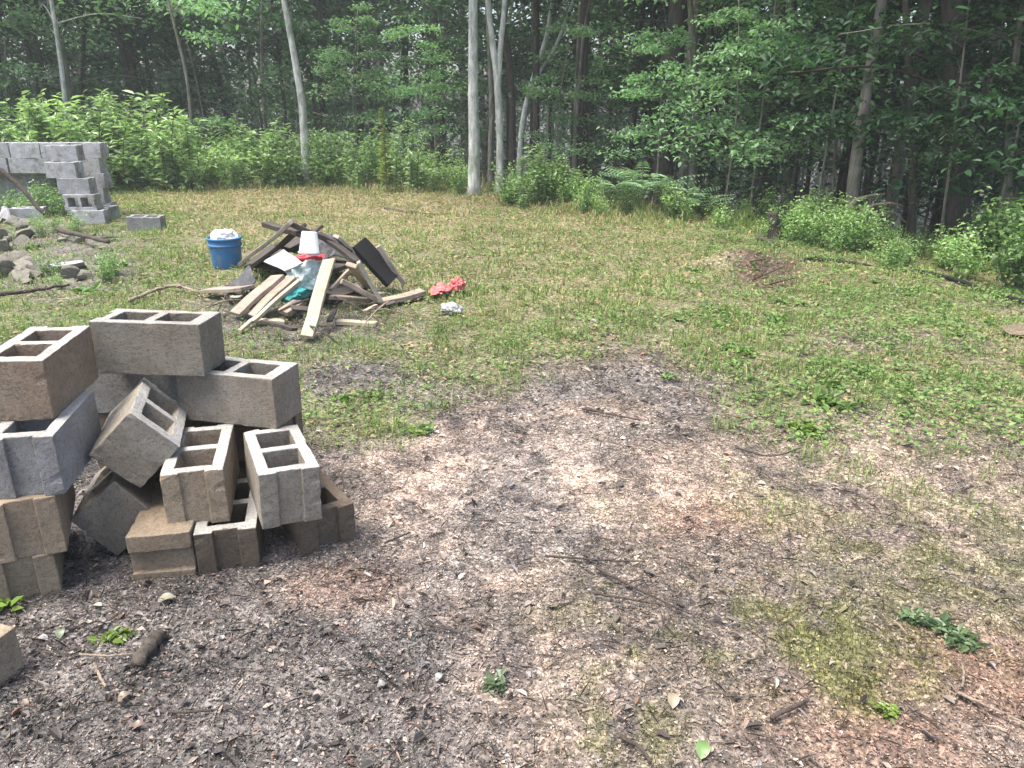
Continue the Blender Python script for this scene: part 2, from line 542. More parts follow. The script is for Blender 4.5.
M = dict(
    ground=ground_mat(),
    grass=tinted("grass_blade", 0.3, 0.6, 0.25, 1.0, 0.0),
    litter=tinted("leaf_litter", 0.05, 0.45, 0.5, 1.0, 0.0),
    leaf=tinted("forest_leaf", 0.4, 0.5, 0.3),
    weed=tinted("weed_leaf", 0.35, 0.42, 0.5, 1.0, 0.2),
    fern=tinted("frond_leaf", 0.35, 0.45, 0.4, 1.0, 0.12),
    conc=concrete("concrete_grey", (0.245, 0.222, 0.185), (0.185, 0.145, 0.10), 0.35),
    conc_tan=concrete("concrete_stained", (0.285, 0.235, 0.17), (0.215, 0.15, 0.095), 0.45),
    conc_blue=concrete("concrete_slate", (0.26, 0.26, 0.255), (0.17, 0.15, 0.12), 0.25),
    conc_rust=concrete("concrete_mud_stained", (0.27, 0.22, 0.165), (0.225, 0.145, 0.09), 0.5),
    conc_top=concrete("concrete_bare_lit", (0.36, 0.35, 0.33), (0.24, 0.205, 0.16), 0.18),  # top faces: cleaner than the stained sides, with sky brightness put into the colour
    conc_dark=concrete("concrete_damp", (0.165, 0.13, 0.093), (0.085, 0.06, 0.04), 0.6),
    conc_old=concrete("concrete_old", (0.42, 0.42, 0.43), (0.22, 0.225, 0.19), 0.2, 0.35),
    chunk=concrete("concrete_rubble", (0.25, 0.235, 0.21), (0.14, 0.115, 0.085), 0.45, 0.55),
    pine=wood("pine_board", (0.31, 0.26, 0.18), (0.45, 0.39, 0.285), 0.6),
    oldwood=wood("weathered_board", (0.235, 0.185, 0.14), (0.36, 0.295, 0.235), 0.65),
    greywood=wood("grey_board", (0.24, 0.21, 0.175), (0.36, 0.32, 0.27), 0.6),
    darkwood=wood("charred_and_shade_board", (0.035, 0.028, 0.023), (0.085, 0.07, 0.058), 0.6),  # charred wood, also the dark fill standing in for shade inside the pile
    bark_pale=bark("pale_bark", (0.62, 0.63, 0.58), (0.3, 0.3, 0.27), (0.24, 0.27, 0.2)),
    bark_mid=bark("grey_bark", (0.24, 0.22, 0.185), (0.08, 0.07, 0.055), (0.1, 0.12, 0.07)),
    bark_dark=bark("dark_bark", (0.085, 0.07, 0.055), (0.025, 0.02, 0.017)),
    twig=bark("dead_twig", (0.08, 0.06, 0.048), (0.03, 0.024, 0.02), None, 3),
    stick=bark("bare_stick", (0.34, 0.27, 0.2), (0.14, 0.11, 0.08), None, 3),
    blue=plain("blue_plastic", (0.03, 0.15, 0.34), 0.5, 0.35, 8, 0.4, (0.16, 0.17, 0.17)),
    steel=plain("wire_steel", (0.45, 0.46, 0.47), 0.4, 0.1),
    white=plain("white_plastic", (0.56, 0.57, 0.58), 0.5, 0.1, 8, 0.4, (0.5, 0.49, 0.46)),
    panel=plain("white_panel", (0.33, 0.32, 0.34), 0.6, 0.12, 6, 0.3, (0.28, 0.26, 0.26)),
    bag=plain("clear_bag", (0.42, 0.52, 0.49), 0.3, 0.25, 12, 0.5, (0.62, 0.66, 0.64)),
    teal=plain("teal_plastic", (0.05, 0.30, 0.29), 0.45, 0.3, 12),
    red=plain("red_plastic", (0.55, 0.045, 0.06), 0.45, 0.25, 12),
    pinkred=plain("faded_red_plastic", (0.45, 0.10, 0.10), 0.55, 0.35, 14, 0.4, (0.7, 0.36, 0.33)),
    foam=plain("grey_foam", (0.29, 0.29, 0.285), 0.85, 0.3, 25),
    rubber=plain("black_rubber", (0.012, 0.012, 0.013), 0.8, 0.4, 12, 0.2),
    shingle=plain("dark_sheet", (0.05, 0.05, 0.055), 0.7, 0.5, 15, 0.4, (0.16, 0.16, 0.15)),
    brick=plain("red_brick", (0.3, 0.13, 0.09), 0.9, 0.3, 20),
)

# ------------------------------------------------------------------ terrain
def build_ground():
    ys = np.concatenate([np.geomspace(400, 20, 26)[:-1] * -1, np.linspace(-20, 0.5, 30), np.arange(0.6, 5.5, 0.028), np.arange(5.5, 17, 0.085),
                         np.linspace(17, 60, 70), np.geomspace(62, 1500, 28)])
    xs = np.concatenate([-np.geomspace(1500, 22, 26), np.linspace(-21, -5.2, 70), np.arange(-5.1, 5.1, 0.032), np.linspace(5.2, 21, 70),
                         np.geomspace(22, 1500, 26)])
    X, Y = np.meshgrid(xs, ys)
    x, y = X.ravel(), Y.ravel()
    z = hz(x, y)
    nx, ny = len(xs), len(ys)
    i = np.arange(ny - 1)[:, None] * nx + np.arange(nx - 1)[None, :]
    f = np.stack([i, i + 1, i + nx + 1, i + nx], -1).reshape(-1, 4)
    mb = MB()
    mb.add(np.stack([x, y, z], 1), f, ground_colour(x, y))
    o = mb.obj("ground", M['ground'], smooth=True)
    tag(o, kind='structure')


build_ground()


def scatter(n, xr, yr, rng):
    x = rng.uniform(*xr, n)
    y = rng.uniform(*yr, n)
    px, py = to_map(x, y)
    k = (px > -430) & (px < 1330) & (py < 900)
    return x[k], y[k]


STACK_BOX = (-1.85, -0.5, 2.05, 2.95)


def litter_layer(name, n, xr, yr, size, seed, thin=(0.25, 0.8), lift=0.004, weight=None, curl=0.5, own=None):
    rng = np.random.default_rng(seed)
    x, y = scatter(n, xr, yr, rng)
    z = zones(x, y)
    p = (1 - 0.75 * z['grass']) * (1 - 0.6 * z['moss']) * (1 - .35 * z['pale'])
    p = p * (1 - z['forest'])
    if weight is not None:
        p = p * weight(z)
    k = rng.random(len(x)) < p
    x, y = x[k], y[k]
    z = {a: b[k] for a, b in z.items()}
    N = len(x)
    base = ground_colour(x, y, z) if own is None else np.tile(np.array([own]), (N, 1))
    v = rng.lognormal(0.0, 0.34, N) * (0.5 + 1.0 * sstep(.25, .75, vnoise(x, y, 0.055, 301, 2)))
    col = base * v[:, None]
    bright = rng.random(N)
    tan = np.array([0.46, 0.36, 0.28])
    col = np.where((bright < 0.10)[:, None], (tan * 0.5 + base * 0.5) * rng.uniform(0.7, 1.35, (N, 1)), col)
    grey = np.array([0.30, 0.29, 0.30])
    col = np.where(((bright > 0.10) & (bright < 0.17))[:, None], (grey * .5 + base * .5) * rng.uniform(0.7, 1.4, (N, 1)), col)
    red = np.array([0.23, 0.10, 0.06])
    col = np.where(((bright > 0.17) & (bright < 0.20))[:, None], (red * .6 + base * .4) * rng.uniform(0.6, 1.3, (N, 1)), col)
    col = np.where((bright > 0.80)[:, None], base * rng.uniform(0.25, 0.6, (N, 1)), col)
    col = np.clip(col, 0.006, 0.75)
    az = rng.uniform(0, 2 * np.pi, N)
    tilt = rng.normal(0, 0.32, N)
    d = np.stack([np.cos(az) * np.cos(tilt), np.sin(az) * np.cos(tilt), np.sin(tilt)], 1)
    nn = unit(np.stack([rng.normal(0, 0.35, N), rng.normal(0, 0.35, N), np.ones(N)], 1))
    L = size * np.minimum(rng.lognormal(0, 0.45, N), 1.9)
    W = L * rng.uniform(*thin, N)
    c = np.stack([x, y, hz(x, y) + lift + rng.random(N) * size * 0.25], 1) - d * (L * 0.5)[:, None]
    mb = MB()
    leaves(mb, c, d, nn, L, W, col, fold=curl * 0.4, droop=0.12, oval=size > .018 and thin[0] > .2)
    o = mb.obj(name, M['litter'])
    return tag(o, kind='stuff')


litter_layer("wood_chip_litter", 360000, (-2.6, 3.2), (1.1, 3.4), 0.0062, 11)
litter_layer("wood_chip_litter", 130000, (-3.4, 4.6), (3.2, 6.5), 0.010, 12)
litter_layer("dead_leaf_litter", 5000, (-2.8, 3.4), (1.1, 5.0), 0.019, 13, (0.35, 0.75), 0.006, None, 0.9)
litter_layer("matted_leaf_litter", 15000, (-2.4, .9), (1.1, 3.0), 0.0175, 18, (0.3, 0.85), 0.003, lambda z: sstep(560, 640, z['py']) * (1 - sstep(420, 600, z['px'])) * (1 - .5 * z['pale']) * (.3 + .7 * z['n2']), 0.3, (.08, .064, .058))
litter_layer("bark_litter", 2600, (-2.8, 3.4), (1.1, 5.5), 0.03, 16, (0.25, 0.5), 0.012, lambda z: np.clip(.35 + z['grey'] - z['pale'] * .5, 0, 1), 0.8, (.07, .055, .05))
litter_layer("pine_needle_litter", 26000, (-2.6, 3.6), (1.1, 4.6), 0.045, 14, (0.03, 0.05), 0.006)
litter_layer("clearing_litter", 95000, (-13, 9), (4, 15), 0.028, 15, (0.2, 0.7), 0.01, lambda z: 0.3 + z['dry'])


def grass_layer(name, n, xr, yr, seed, hgt, wid):
    rng = np.random.default_rng(seed)
    x, y = scatter(n, xr, yr, rng)
    z = zones(x, y)
    clump = sstep(0.36, 0.62, vnoise(x, y, 0.16, seed + 5, 3))
    p = z['grass'] * (0.25 + 0.75 * clump)
    k = rng.random(len(x)) < p
    x, y, clump = x[k], y[k], clump[k]
    z = {a: b[k] for a, b in z.items()}
    N = len(x)
    isdry = rng.random(N) < (0.12 + 0.5 * z['dry'])
    g1, g2 = np.array([0.09, 0.165, 0.04]), np.array([0.24, 0.31, 0.10])
    t = np.clip(rng.normal(0.45, 0.3, N) + (z['n3'] - .5), 0, 1)[:, None]
    col = g1 * (1 - t) + g2 * t
    dcol = np.array([0.47, 0.38, 0.225]) * rng.uniform(0.55, 1.25, (N, 1))
    col = np.where(isdry[:, None], dcol, col)
    h = hgt * rng.lognormal(0, 0.4, N) * (0.35 + 1.15 * clump) * (.7 + .7 * vnoise(x, y, .6, 88, 2))
    col = col * (0.62 + 0.75 * vnoise(x, y, .45, 89, 3))[:, None]
    h = np.where(isdry, h * 0.9, h)
    near_edge = sstep(-1.6, 0.2, edge_s(x, y))
    h = h * (1 + 2.4 * near_edge)
    lean = np.where(isdry, rng.uniform(0.7, 1.7, N), np.abs(rng.normal(0.65, 0.45, N)))
    c = np.stack([x, y, hz(x, y) - 0.004], 1)
    mb = MB()
    blades(mb, c, h, wid * rng.uniform(0.6, 1.3, N), lean, rng.uniform(0, 2 * np.pi, N), col)
    o = mb.obj(name, M['grass'])
    return tag(o, kind='stuff')


grass_layer("grass", 175000, (-6.2, 6.2), (2.5, 6.2), 51, 0.033, 0.0045)
grass_layer("grass", 270000, (-14, 9), (6.0, 15.8), 52, 0.036, 0.0085)


def moss_layer():
    rng = np.random.default_rng(61)
    x, y = scatter(90000, (-0.5, 2.6), (1.15, 3.0), rng)
    z = zones(x, y)
    k = rng.random(len(x)) < z['moss'] * 0.9
    x, y = x[k], y[k]
    N = len(x)
    col = np.array([0.12, 0.135, 0.03]) * rng.uniform(0.5, 1.35, (N, 1))
    mb = MB()
    blades(mb, np.stack([x, y, hz(x, y)], 1), rng.uniform(0.006, 0.022, N), rng.uniform(0.0015, 0.003, N), rng.uniform(0, 0.9, N), rng.uniform(0, 6.28, N), col)
    tag(mb.obj("moss", M['grass']), kind='stuff')


moss_layer()


def creeping_layer():
    """low broad-leaved ground cover in the grass at the right and by the stack"""
    rng = np.random.default_rng(71)
    x, y = scatter(110000, (-4, 6), (3.0, 10.0), rng)
    z = zones(x, y)
    px, py = z['px'], z['py']
    w = (sstep(640, 760, px) * (1 - sstep(440, 475, py)) + blob(px, py, 365, 415, 80, 24) * .4 + blob(px, py, 650, 340, 160, 50) * .5
         + 0.18) * z['grass'] * sstep(0.45, 0.62, vnoise(x, y, 0.3, 79, 3))
    w = w + blob(px, py, 808, 432, 20, 12) * 6 + blob(px, py, 870, 320, 60, 22) * .8
    k = rng.random(len(x)) < w * 0.75
    x, y = x[k], y[k]
    N = len(x)
    az = rng.uniform(0, 6.28, N)
    tilt = rng.uniform(-0.1, 0.7, N)
    d = np.stack([np.cos(az) * np.cos(tilt), np.sin(az) * np.cos(tilt), np.sin(tilt)], 1)
    nn = unit(np.stack([rng.normal(0, .3, N), rng.normal(0, .3, N), np.ones(N)], 1))
    t = rng.random((N, 1))
    col = np.array([0.07, 0.145, 0.04]) * (1 - t) + np.array([0.22, 0.32, 0.11]) * t
    L = rng.uniform(0.014, 0.036, N)
    mb = MB()
    leaves(mb, np.stack([x, y, hz(x, y) + rng.uniform(0.01, 0.05, N)], 1), d, nn, L, L * rng.uniform(.5, .85, N), col, 0.15, 0.15)
    tag(mb.obj("ground_cover", M['grass']), kind='stuff')
    # matted little leaves all over the clearing's grass
    x, y = scatter(340000, (-14, 9), (3.2, 15), rng)
    z = zones(x, y)
    k = rng.random(len(x)) < z['grass'] * (1 - .5 * z['dry']) * (.25 + .75 * sstep(.4, .6, vnoise(x, y, .2, 83, 3)))
    x, y = x[k], y[k]
    N = len(x)
    az = rng.uniform(0, 6.28, N)
    tilt = rng.uniform(-0.2, 0.6, N)
    d = np.stack([np.cos(az) * np.cos(tilt), np.sin(az) * np.cos(tilt), np.sin(tilt)], 1)
    nn = unit(np.stack([rng.normal(0, .35, N), rng.normal(0, .35, N), np.ones(N)], 1))
    t = rng.random((N, 1))
    col = (np.array([0.085, 0.155, 0.04]) * (1 - t) + np.array([0.23, 0.31, 0.10]) * t) * (.4 + 1.15 * vnoise(x, y, .3, 84, 4))[:, None]
    br = rng.random(N) < .36 + .4 * z['dry'][k]
    col = np.where(br[:, None], np.array([.33, .25, .15]) * rng.uniform(.5, 1.2, (N, 1)), col)
    L = rng.uniform(0.012, 0.028, N) * (1 + .09 * y)
    mb = MB()
    leaves(mb, np.stack([x, y, hz(x, y) + rng.uniform(0.0, 0.03, N)], 1), d, nn, L, L * rng.uniform(.25, .7, N), col, 0.15, 0.15)
    tag(mb.obj("matted_ground_cover", M['grass']), kind='stuff')


creeping_layer()

# ------------------------------------------------------------------ concrete blocks
BL, BW, BH = 0.397, 0.194, 0.194


def block_mesh(seed, mat, chip=1.0, top=None, flat_end=False, flat_near=False, ear=0.016, length=BL, groove=True):
    """hollow two-core block with flanged ends, softened and chipped edges"""
    rng = random.Random(seed)
    wall, web = 0.038, 0.036
    hx, hy = length / 2, BW / 2
    xs = [-hx, -hx + ear, -hx + ear + web, -web / 2, web / 2, hx - ear - web, hx - ear, hx]
    ys = [-hy, -hy + wall, -hy + 0.058, hy - 0.058, hy - wall, hy]
    zs = [-BH / 2, 0, BH / 2]

    def solid(i, j):
        xa, xb = xs[i], xs[i + 1]
        mid_y = 1 <= j <= 3
        if i in (0, 6):                                             # the recess in the block's ends
            if (flat_end and i == 6) or (flat_near and i == 0):
                return True
            return j != 2 if groove else True
        if i in (2, 4) and mid_y:
            return False
        return True
    bm = bmesh.new()
    vv = {}

    def V(i, j, k):
        if (i, j, k) not in vv:
            vv[(i, j, k)] = bm.verts.new((xs[i], ys[j], zs[k]))
        return vv[(i, j, k)]
    NX, NY = len(xs) - 1, len(ys) - 1
    ok = lambda i, j: 0 <= i < NX and 0 <= j < NY and solid(i, j)
    for i in range(NX):
        for j in range(NY):
            if not ok(i, j):
                continue
            bm.faces.new([V(i, j, 2), V(i + 1, j, 2), V(i + 1, j + 1, 2), V(i, j + 1, 2)])
            bm.faces.new([V(i, j + 1, 0), V(i + 1, j + 1, 0), V(i + 1, j, 0), V(i, j, 0)])
            for k in range(2):
                if not ok(i - 1, j): bm.faces.new([V(i, j + 1, k), V(i, j, k), V(i, j, k + 1), V(i, j + 1, k + 1)])
                if not ok(i + 1, j): bm.faces.new([V(i + 1, j, k), V(i + 1, j + 1, k), V(i + 1, j + 1, k + 1), V(i + 1, j, k + 1)])
                if not ok(i, j - 1): bm.faces.new([V(i, j, k), V(i + 1, j, k), V(i + 1, j, k + 1), V(i, j, k + 1)])
                if not ok(i, j + 1): bm.faces.new([V(i + 1, j + 1, k), V(i, j + 1, k), V(i, j + 1, k + 1), V(i + 1, j + 1, k + 1)])
    bm.normal_update()
    sharp = [e for e in bm.edges if len(e.link_faces) == 2 and e.calc_face_angle(0) > 0.5]
    # cut long edges so that chips have vertices to bite into
    bmesh.ops.subdivide_edges(bm, edges=[e for e in bm.edges if e.calc_length() > 0.05], cuts=4, use_grid_fill=True)
    bm.normal_update()
    sharp = [e for e in bm.edges if len(e.link_faces) == 2 and e.calc_face_angle(0) > 0.5]
    bmesh.ops.bevel(bm, geom=sharp, offset=0.0035, segments=2, profile=0.6, affect='EDGES', clamp_overlap=True)
    chips = []
    for _ in range(int(14 * chip)):
        cx, cy, cz = rng.choice((-1, 1)) * hx, rng.choice((-1, 1)) * hy, rng.choice((-1, 1)) * BH / 2
        ax = rng.randrange(3)
        p = [cx, cy, cz]
        p[ax] *= rng.uniform(-1, 1)
        chips.append((Vector(p), rng.uniform(0.006, 0.017)))
    jit = []
    for v in bm.verts:
        if any(len(e.link_faces) == 2 and e.calc_face_angle(0) > .2 for e in v.link_edges):
            jit.append((v, Vector((rng.gauss(0, 1), rng.gauss(0, 1), rng.gauss(0, 1))) * 0.0005))
        for c, r in chips:
            d = (v.co - c).length
            if d < r:
                v.co += (-c).normalized() * (r - d) * 0.4
    for v, n in jit:
        v.co += n
    me = bpy.data.meshes.new("concrete_block")
    bm.to_mesh(me)
    bm.free()
    me.materials.append(mat)
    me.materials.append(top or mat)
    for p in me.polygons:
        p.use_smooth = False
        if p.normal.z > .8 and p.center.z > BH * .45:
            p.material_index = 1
    return me


STACK_G = "blocks in the collapsed stack"
POSES = {
    'A': ([-1.5468, 2.3952, 0.625, 0.02, 0.0, 1.7173], 'conc_rust', "tan weathered hollow block on the top left corner of the stack, orange brown side"),
    'F': ([-1.297, 2.7174, 0.6255, -0.02, 0.02, -0.0396], 'conc', "grey hollow block lying broadside along the very top of the stack"),
    'G': ([-1.0277, 2.7242, 0.431, 0, 0.01, -0.2293], 'conc', "long grey block at the upper right of the stack, partly under the topmost broadside block"),
    'M': ([-1.0819, 2.4269, 0.237, 0.0, 0.0, 1.8127], 'conc_tan', "brown hollow block end-on in the middle of the stack, two open cores up"),
    'N': ([-0.8044, 2.4146, 0.239, 0.04, 0.01, 2.0052], 'conc', "pale block with grooved end and open cores, perched on the right slope of the stack"),
    'K': ([-1.165, 2.335, 0.062, math.pi / 2, 0.0, 1.7507], 'conc_tan', "bottom block with ridged brown end, under the brown end-on block"),
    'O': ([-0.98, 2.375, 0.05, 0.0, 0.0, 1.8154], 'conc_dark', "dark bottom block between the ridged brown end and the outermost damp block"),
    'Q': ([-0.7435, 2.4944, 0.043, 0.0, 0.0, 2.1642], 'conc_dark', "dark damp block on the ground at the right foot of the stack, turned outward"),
    'D': ([-1.60, 2.20, 0.043, 0.0, 0.0, 2.04], 'conc_tan', "tan block at the bottom left foot of the stack, sunk in mulch"),
    'C': ([-1.555, 2.215, 0.237, 0.0, 0.0, 2.0], 'conc_tan', "tan brown block second from the ground in the left column of the stack"),
    'B': ([-1.4908, 2.2601, 0.431, 0.0, 0.0, 1.767], 'conc_blue', "pale bluish grey block with recessed end, third up in the left column"),
    'H': ([-1.3021, 2.4933, 0.3696, 0.8195, 0.0287, 1.8881], 'conc', "block tipped on its corner with open cores, leaning in the middle of the stack"),
    'J': ([-1.385, 2.46, 0.13, -0.6687, 0.0471, 1.8606], 'conc', "plain grey block wedged on its edge below the tipped block"),
    'E': ([-1.445, 2.83, 0.431, 0, 0, -0.06], 'conc_blue', "slate grey block set back in shade below the topmost broadside block"),
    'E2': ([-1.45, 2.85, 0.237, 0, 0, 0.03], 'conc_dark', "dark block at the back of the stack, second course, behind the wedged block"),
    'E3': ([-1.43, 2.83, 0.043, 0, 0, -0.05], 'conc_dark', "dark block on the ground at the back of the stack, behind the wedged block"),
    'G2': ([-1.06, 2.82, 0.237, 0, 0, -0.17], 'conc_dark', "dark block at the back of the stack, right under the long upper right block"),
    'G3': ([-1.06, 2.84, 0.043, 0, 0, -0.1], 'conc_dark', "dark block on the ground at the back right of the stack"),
}
for k, (key, (p, mat, lab)) in enumerate(POSES.items()):
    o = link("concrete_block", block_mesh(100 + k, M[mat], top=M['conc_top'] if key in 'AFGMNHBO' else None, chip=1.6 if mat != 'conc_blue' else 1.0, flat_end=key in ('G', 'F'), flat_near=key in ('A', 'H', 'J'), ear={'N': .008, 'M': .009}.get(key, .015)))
    o.location = p[:3]
    o.rotation_euler = p[3:]
    tag(o, lab, "block", STACK_G)

# a block cut by the left edge of the photograph, near the camera
o = link("concrete_block", block_mesh(130, M['conc_tan']))
q = gp(-100, 742)
o.location = (q[0], q[1] + 0.1, 0.04)
o.rotation_euler = (0, 0.05, rad(76))
tag(o, "mossy tan block lying alone at the left edge, nearest the camera", "block")
# a lone block in the grass
o = link("concrete_block", block_mesh(131, M['conc_blue']))
q = gp(144, 231)
o.location = (q[0], q[1] + 0.1, 0.07)
o.rotation_euler = (0.03, 0.02, rad(4))
tag(o, "lone grey block lying in the grass to the right of the old block wall", "block")

# the old dry-laid wall at the back left
proto_old = [block_mesh(140 + k, M['conc_old'], chip=1.5) for k in range(4)]
rngw = random.Random(5)
OLD_G = "blocks of the old wall at the back left"
LAB_WALL = "pale grey block in the long low wall behind the rubble heap"
wall_y = 10.75
nb = 0
for course in range(5):
    for i in range(6):
        x = -5.66 - i * 0.405 - (0.06 if course % 2 else 0) + rngw.uniform(-.012, .012)
        if course in (1, 2) and i in (1, 2, 3):
            set_back = .24                                          # the recess below the top courses
        else:
            set_back = 0
        o = link("concrete_block", proto_old[nb % 4])
        nb += 1
        o.location = (x, wall_y + set_back + rngw.uniform(-.02, .02), 0.085 + course * 0.1955)
        o.rotation_euler = (0, rngw.uniform(-.015, .015), rngw.uniform(-.06, .06) + (math.pi if nb % 2 else 0))
        tag(o, LAB_WALL, "block", OLD_G)
for k, (x, y, z, rx, rz, lab) in enumerate([
        (-5.42, 10.05, 0.075, 0, 0.12, "pale grey block at the foot of the stepped pier ending the old wall"),
        (-5.50, 10.08, 0.27, 1.57, 0.05, "block lying with open cores outward, second in the stepped pier ending the old wall"),
        (-5.56, 10.12, 0.4655, 0, 0.02, "smooth grey block third up in the stepped pier ending the old wall"),
        (-5.70, 10.15, 0.661, 0, -0.03, "streaked pale block fourth up in the stepped pier ending the old wall"),
        (-5.74, 10.3, 0.857, 0, 0.04, "pale capping block on top of the stepped pier ending the old wall"),
        (-5.40, 10.35, 0.075, 0, 1.5, "grey block tucked behind the foot of the stepped pier"),
        (-6.35, 10.28, 0.075, 0, 0.3, "grey block half buried in rubble left of the stepped pier")]):
    o = link("concrete_block", proto_old[k % 4])
    o.location = (x, y, z)
    o.rotation_euler = (rx, 0, rz)
    tag(o, lab, "block", OLD_G)


def chunk_mesh(seed, size, mat, flat=0.5):
    rng = random.Random(seed)
    bm = bmesh.new()
    bmesh.ops.create_icosphere(bm, subdivisions=3, radius=1.0)
    planes = [(Vector((rng.gauss(0, 1), rng.gauss(0, 1), rng.gauss(0, 1))).normalized(), rng.uniform(0.3, 0.62)) for _ in range(8)]
    for v in bm.verts:
        for n, d in planes:
            e = v.co.dot(n) - d
            if e > 0:
                v.co -= n * e
        v.co += Vector((rng.gauss(0, 1), rng.gauss(0, 1), rng.gauss(0, 1))) * 0.006
        v.co = Vector((v.co.x * size, v.co.y * size * 0.7, v.co.z * size * flat))
    me = bpy.data.meshes.new("concrete_chunk")
    bm.to_mesh(me)
    bm.free()
    me.materials.append(mat)
    return me


rub = random.Random(17)
chunk_protos = [chunk_mesh(200 + k, 1.0, M['chunk'], [0.4, 0.55, 0.7][k % 3]) for k in range(7)]
for k in range(60):
    px, py = rub.uniform(-40, 98), rub.uniform(205, 283)
    if py < 225 and px > 70:
        continue
    q = gp(px, py)
    s = rub.uniform(0.05, 0.15) * (1.25 if px < 40 else 0.9)
    o = link("concrete_chunk", chunk_protos[k % 7])
    o.location = (q[0], q[1], float(hz(q[0], q[1])) + s * 0.2)
    o.scale = (s, s, s)
    o.rotation_euler = (rub.uniform(-.4, .4), rub.uniform(-.4, .4), rub.uniform(0, 6.28))
    tag(o, "broken grey concrete chunk in the rubble heap before the old wall", "rubble", "chunks of the rubble heap")
for (px, py, s, lab, mt) in [(75, 270, 0.2, "flat pale slab lying at the front of the rubble heap", 'conc_old'),
                             (12, 222, 0.27, "large pale boulder-like lump at the left end of the rubble heap", 'conc_old'),
                             (1016, 338, 0.2, "tan flat stone in the grass at the right edge", 'conc_tan')]:
    q = gp(px, py)
    o = link("stone_slab", chunk_mesh(int(px), s, M[mt], 0.32 if s < .25 else 0.6))
    o.location = (q[0], q[1], 0.05)
    o.rotation_euler = (0, 0.1, 0.2)
    tag(o, lab, "stone")


# ------------------------------------------------------------------ boards and sticks
def board(name, a, b, w, t, mat, label, cat="board", group=None, roll=0.0, ragged=True):
    """a sawn board from a to b"""
    a, b = Vector(a), Vector(b)
    L = (b - a).length
    rng = random.Random(int((a.x * 31 + b.y * 17) * 1000))
    bm = bmesh.new()
    n = 9
    rows = []
    for i in range(n):
        x = -L / 2 + L * i / (n - 1)
        e = rng.uniform(-0.012, 0.012) if ragged and i in (0, n - 1) else 0
        wob = rng.uniform(-.0025, .0025)
        sag = min(.006, L * .008) * math.sin(i * .8 + a.x * 5)
        rows.append([bm.verts.new((x + (e if s > 0 else -e), s * w / 2 + wob, u * t / 2 + sag)) for s, u in ((-1, -1), (1, -1), (1, 1), (-1, 1))])
    for r0, r1 in zip(rows, rows[1:]):
        for j in range(4):
            bm.faces.new([r0[j], r1[j], r1[(j + 1) % 4], r0[(j + 1) % 4]])
    bm.faces.new(rows[0][::1])
    bm.faces.new(rows[-1][::-1])
    bmesh.ops.recalc_face_normals(bm, faces=bm.faces)
    sh = [e for e in bm.edges if e.calc_face_angle(0) > 0.6]
    bmesh.ops.bevel(bm, geom=sh, offset=min(t, w) * 0.1, segments=1, affect='EDGES')
    me = bpy.data.meshes.new(name)
    bm.to_mesh(me)
    bm.free()
    me.materials.append(mat)
    o = link(name, me)
    o.location = (a + b) / 2
    d = (b - a).normalized()
    side = d.cross(Vector((0, 0, 1)))
    side = -side.normalized() if side.length > 1e-4 else Vector((0, 1, 0))
    up = d.cross(side)
    m = Matrix((d, side, up)).transposed() @ Matrix.Rotation(roll, 3, 'X')
    o.rotation_euler = m.to_euler()
    return tag(o, label, cat, group)


def stick(name, pts, r, mat, label, cat="stick", group=None, branches=0, seed=0):
    rng = np.random.default_rng(seed + 900)
    P = spline(pts, 14)
    P = P + rng.normal(0, 1, P.shape) * np.mean(r) * 0.18
    mb = MB()
    K = len(P)
    rr = np.linspace(r[0], r[1], K) if isinstance(r, (tuple, list)) else np.full(K, r)
    tube(mb, P, rr, 7, wob=0.25, rng=rng)
    for k in range(branches):
        i = rng.integers(K // 4, K - 2)
        d = unit(P[i + 1] - P[i])
        sd = unit(np.cross(d, [0, 0, 1]) * rng.choice([-1, 1]) + d * 0.7 + np.array([0, 0, rng.uniform(0, .25)]))
        L = np.linalg.norm(P[-1] - P[0]) * rng.uniform(.12, .28)
        tube(mb, spline([P[i], P[i] + sd * L * .5 + [0, 0, .01], P[i] + sd * L], 6), np.linspace(rr[i] * .6, rr[i] * .25, len(spline([P[i], P[i] + sd * L * .5, P[i] + sd * L], 6))), 5, wob=.2, rng=rng)
    o = mb.obj(name, mat, smooth=True)
    c = P.mean(0)
    o.data.transform(Matrix.Translation(-Vector(c)))
    o.location = c
    return tag(o, label, cat, group)


PG = "scrap boards of the debris pile"
pine, oldw, greyw, dk = M['pine'], M['oldwood'], M['greywood'], M['darkwood']
g = lambda x, y, z=0.0: tuple(gp(x, y, z))


def at_plane(px, py, y):
    a, b = (px - 512) / FPX, (384 - py) / FPX
    d = np.array([a, cp + sp * b, cp * b - sp])
    return tuple(np.array([0, 0, CAM_H]) + d * (y / d[1]))


board("plank", g(329, 260, .42), g(307, 337, .03), .085, .03, pine, "long pale yellow plank sloping down the front of the debris pile", group=PG)
board("plank", g(278, 276, .25), g(235, 314, .05), .13, .03, oldw, "wide weathered pinkish board, left one of the flat pair on the debris pile", group=PG, roll=.1)
board("plank", g(292, 277, .25), g(251, 316, .04), .12, .03, oldw, "wide weathered pinkish board lying next to the long thin lath", group=PG, roll=.12)
board("lath", g(300, 280, .25), g(252, 322, .04), .035, .025, pine, "long thin lath beside the weathered pinkish boards", group=PG)
board("lath", g(268, 308, .06), g(240, 331, .02), .03, .025, pine, "short pale lath at the front left corner of the debris pile", group=PG)
board("plank", g(206, 291, .04), g(248, 288, .12), .12, .03, oldw, "weathered board lying flat below the dark sheet at the left of the debris pile", group=PG)
board("plank", g(300, 302, .10), g(283, 313, .05), .12, .035, oldw, "short split board in front of the clear plastic bag", group=PG)
board("plank", g(258, 321, .02), g(285, 322, .02), .06, .03, pine, "short pale offcut on the ground before the debris pile", group=PG)
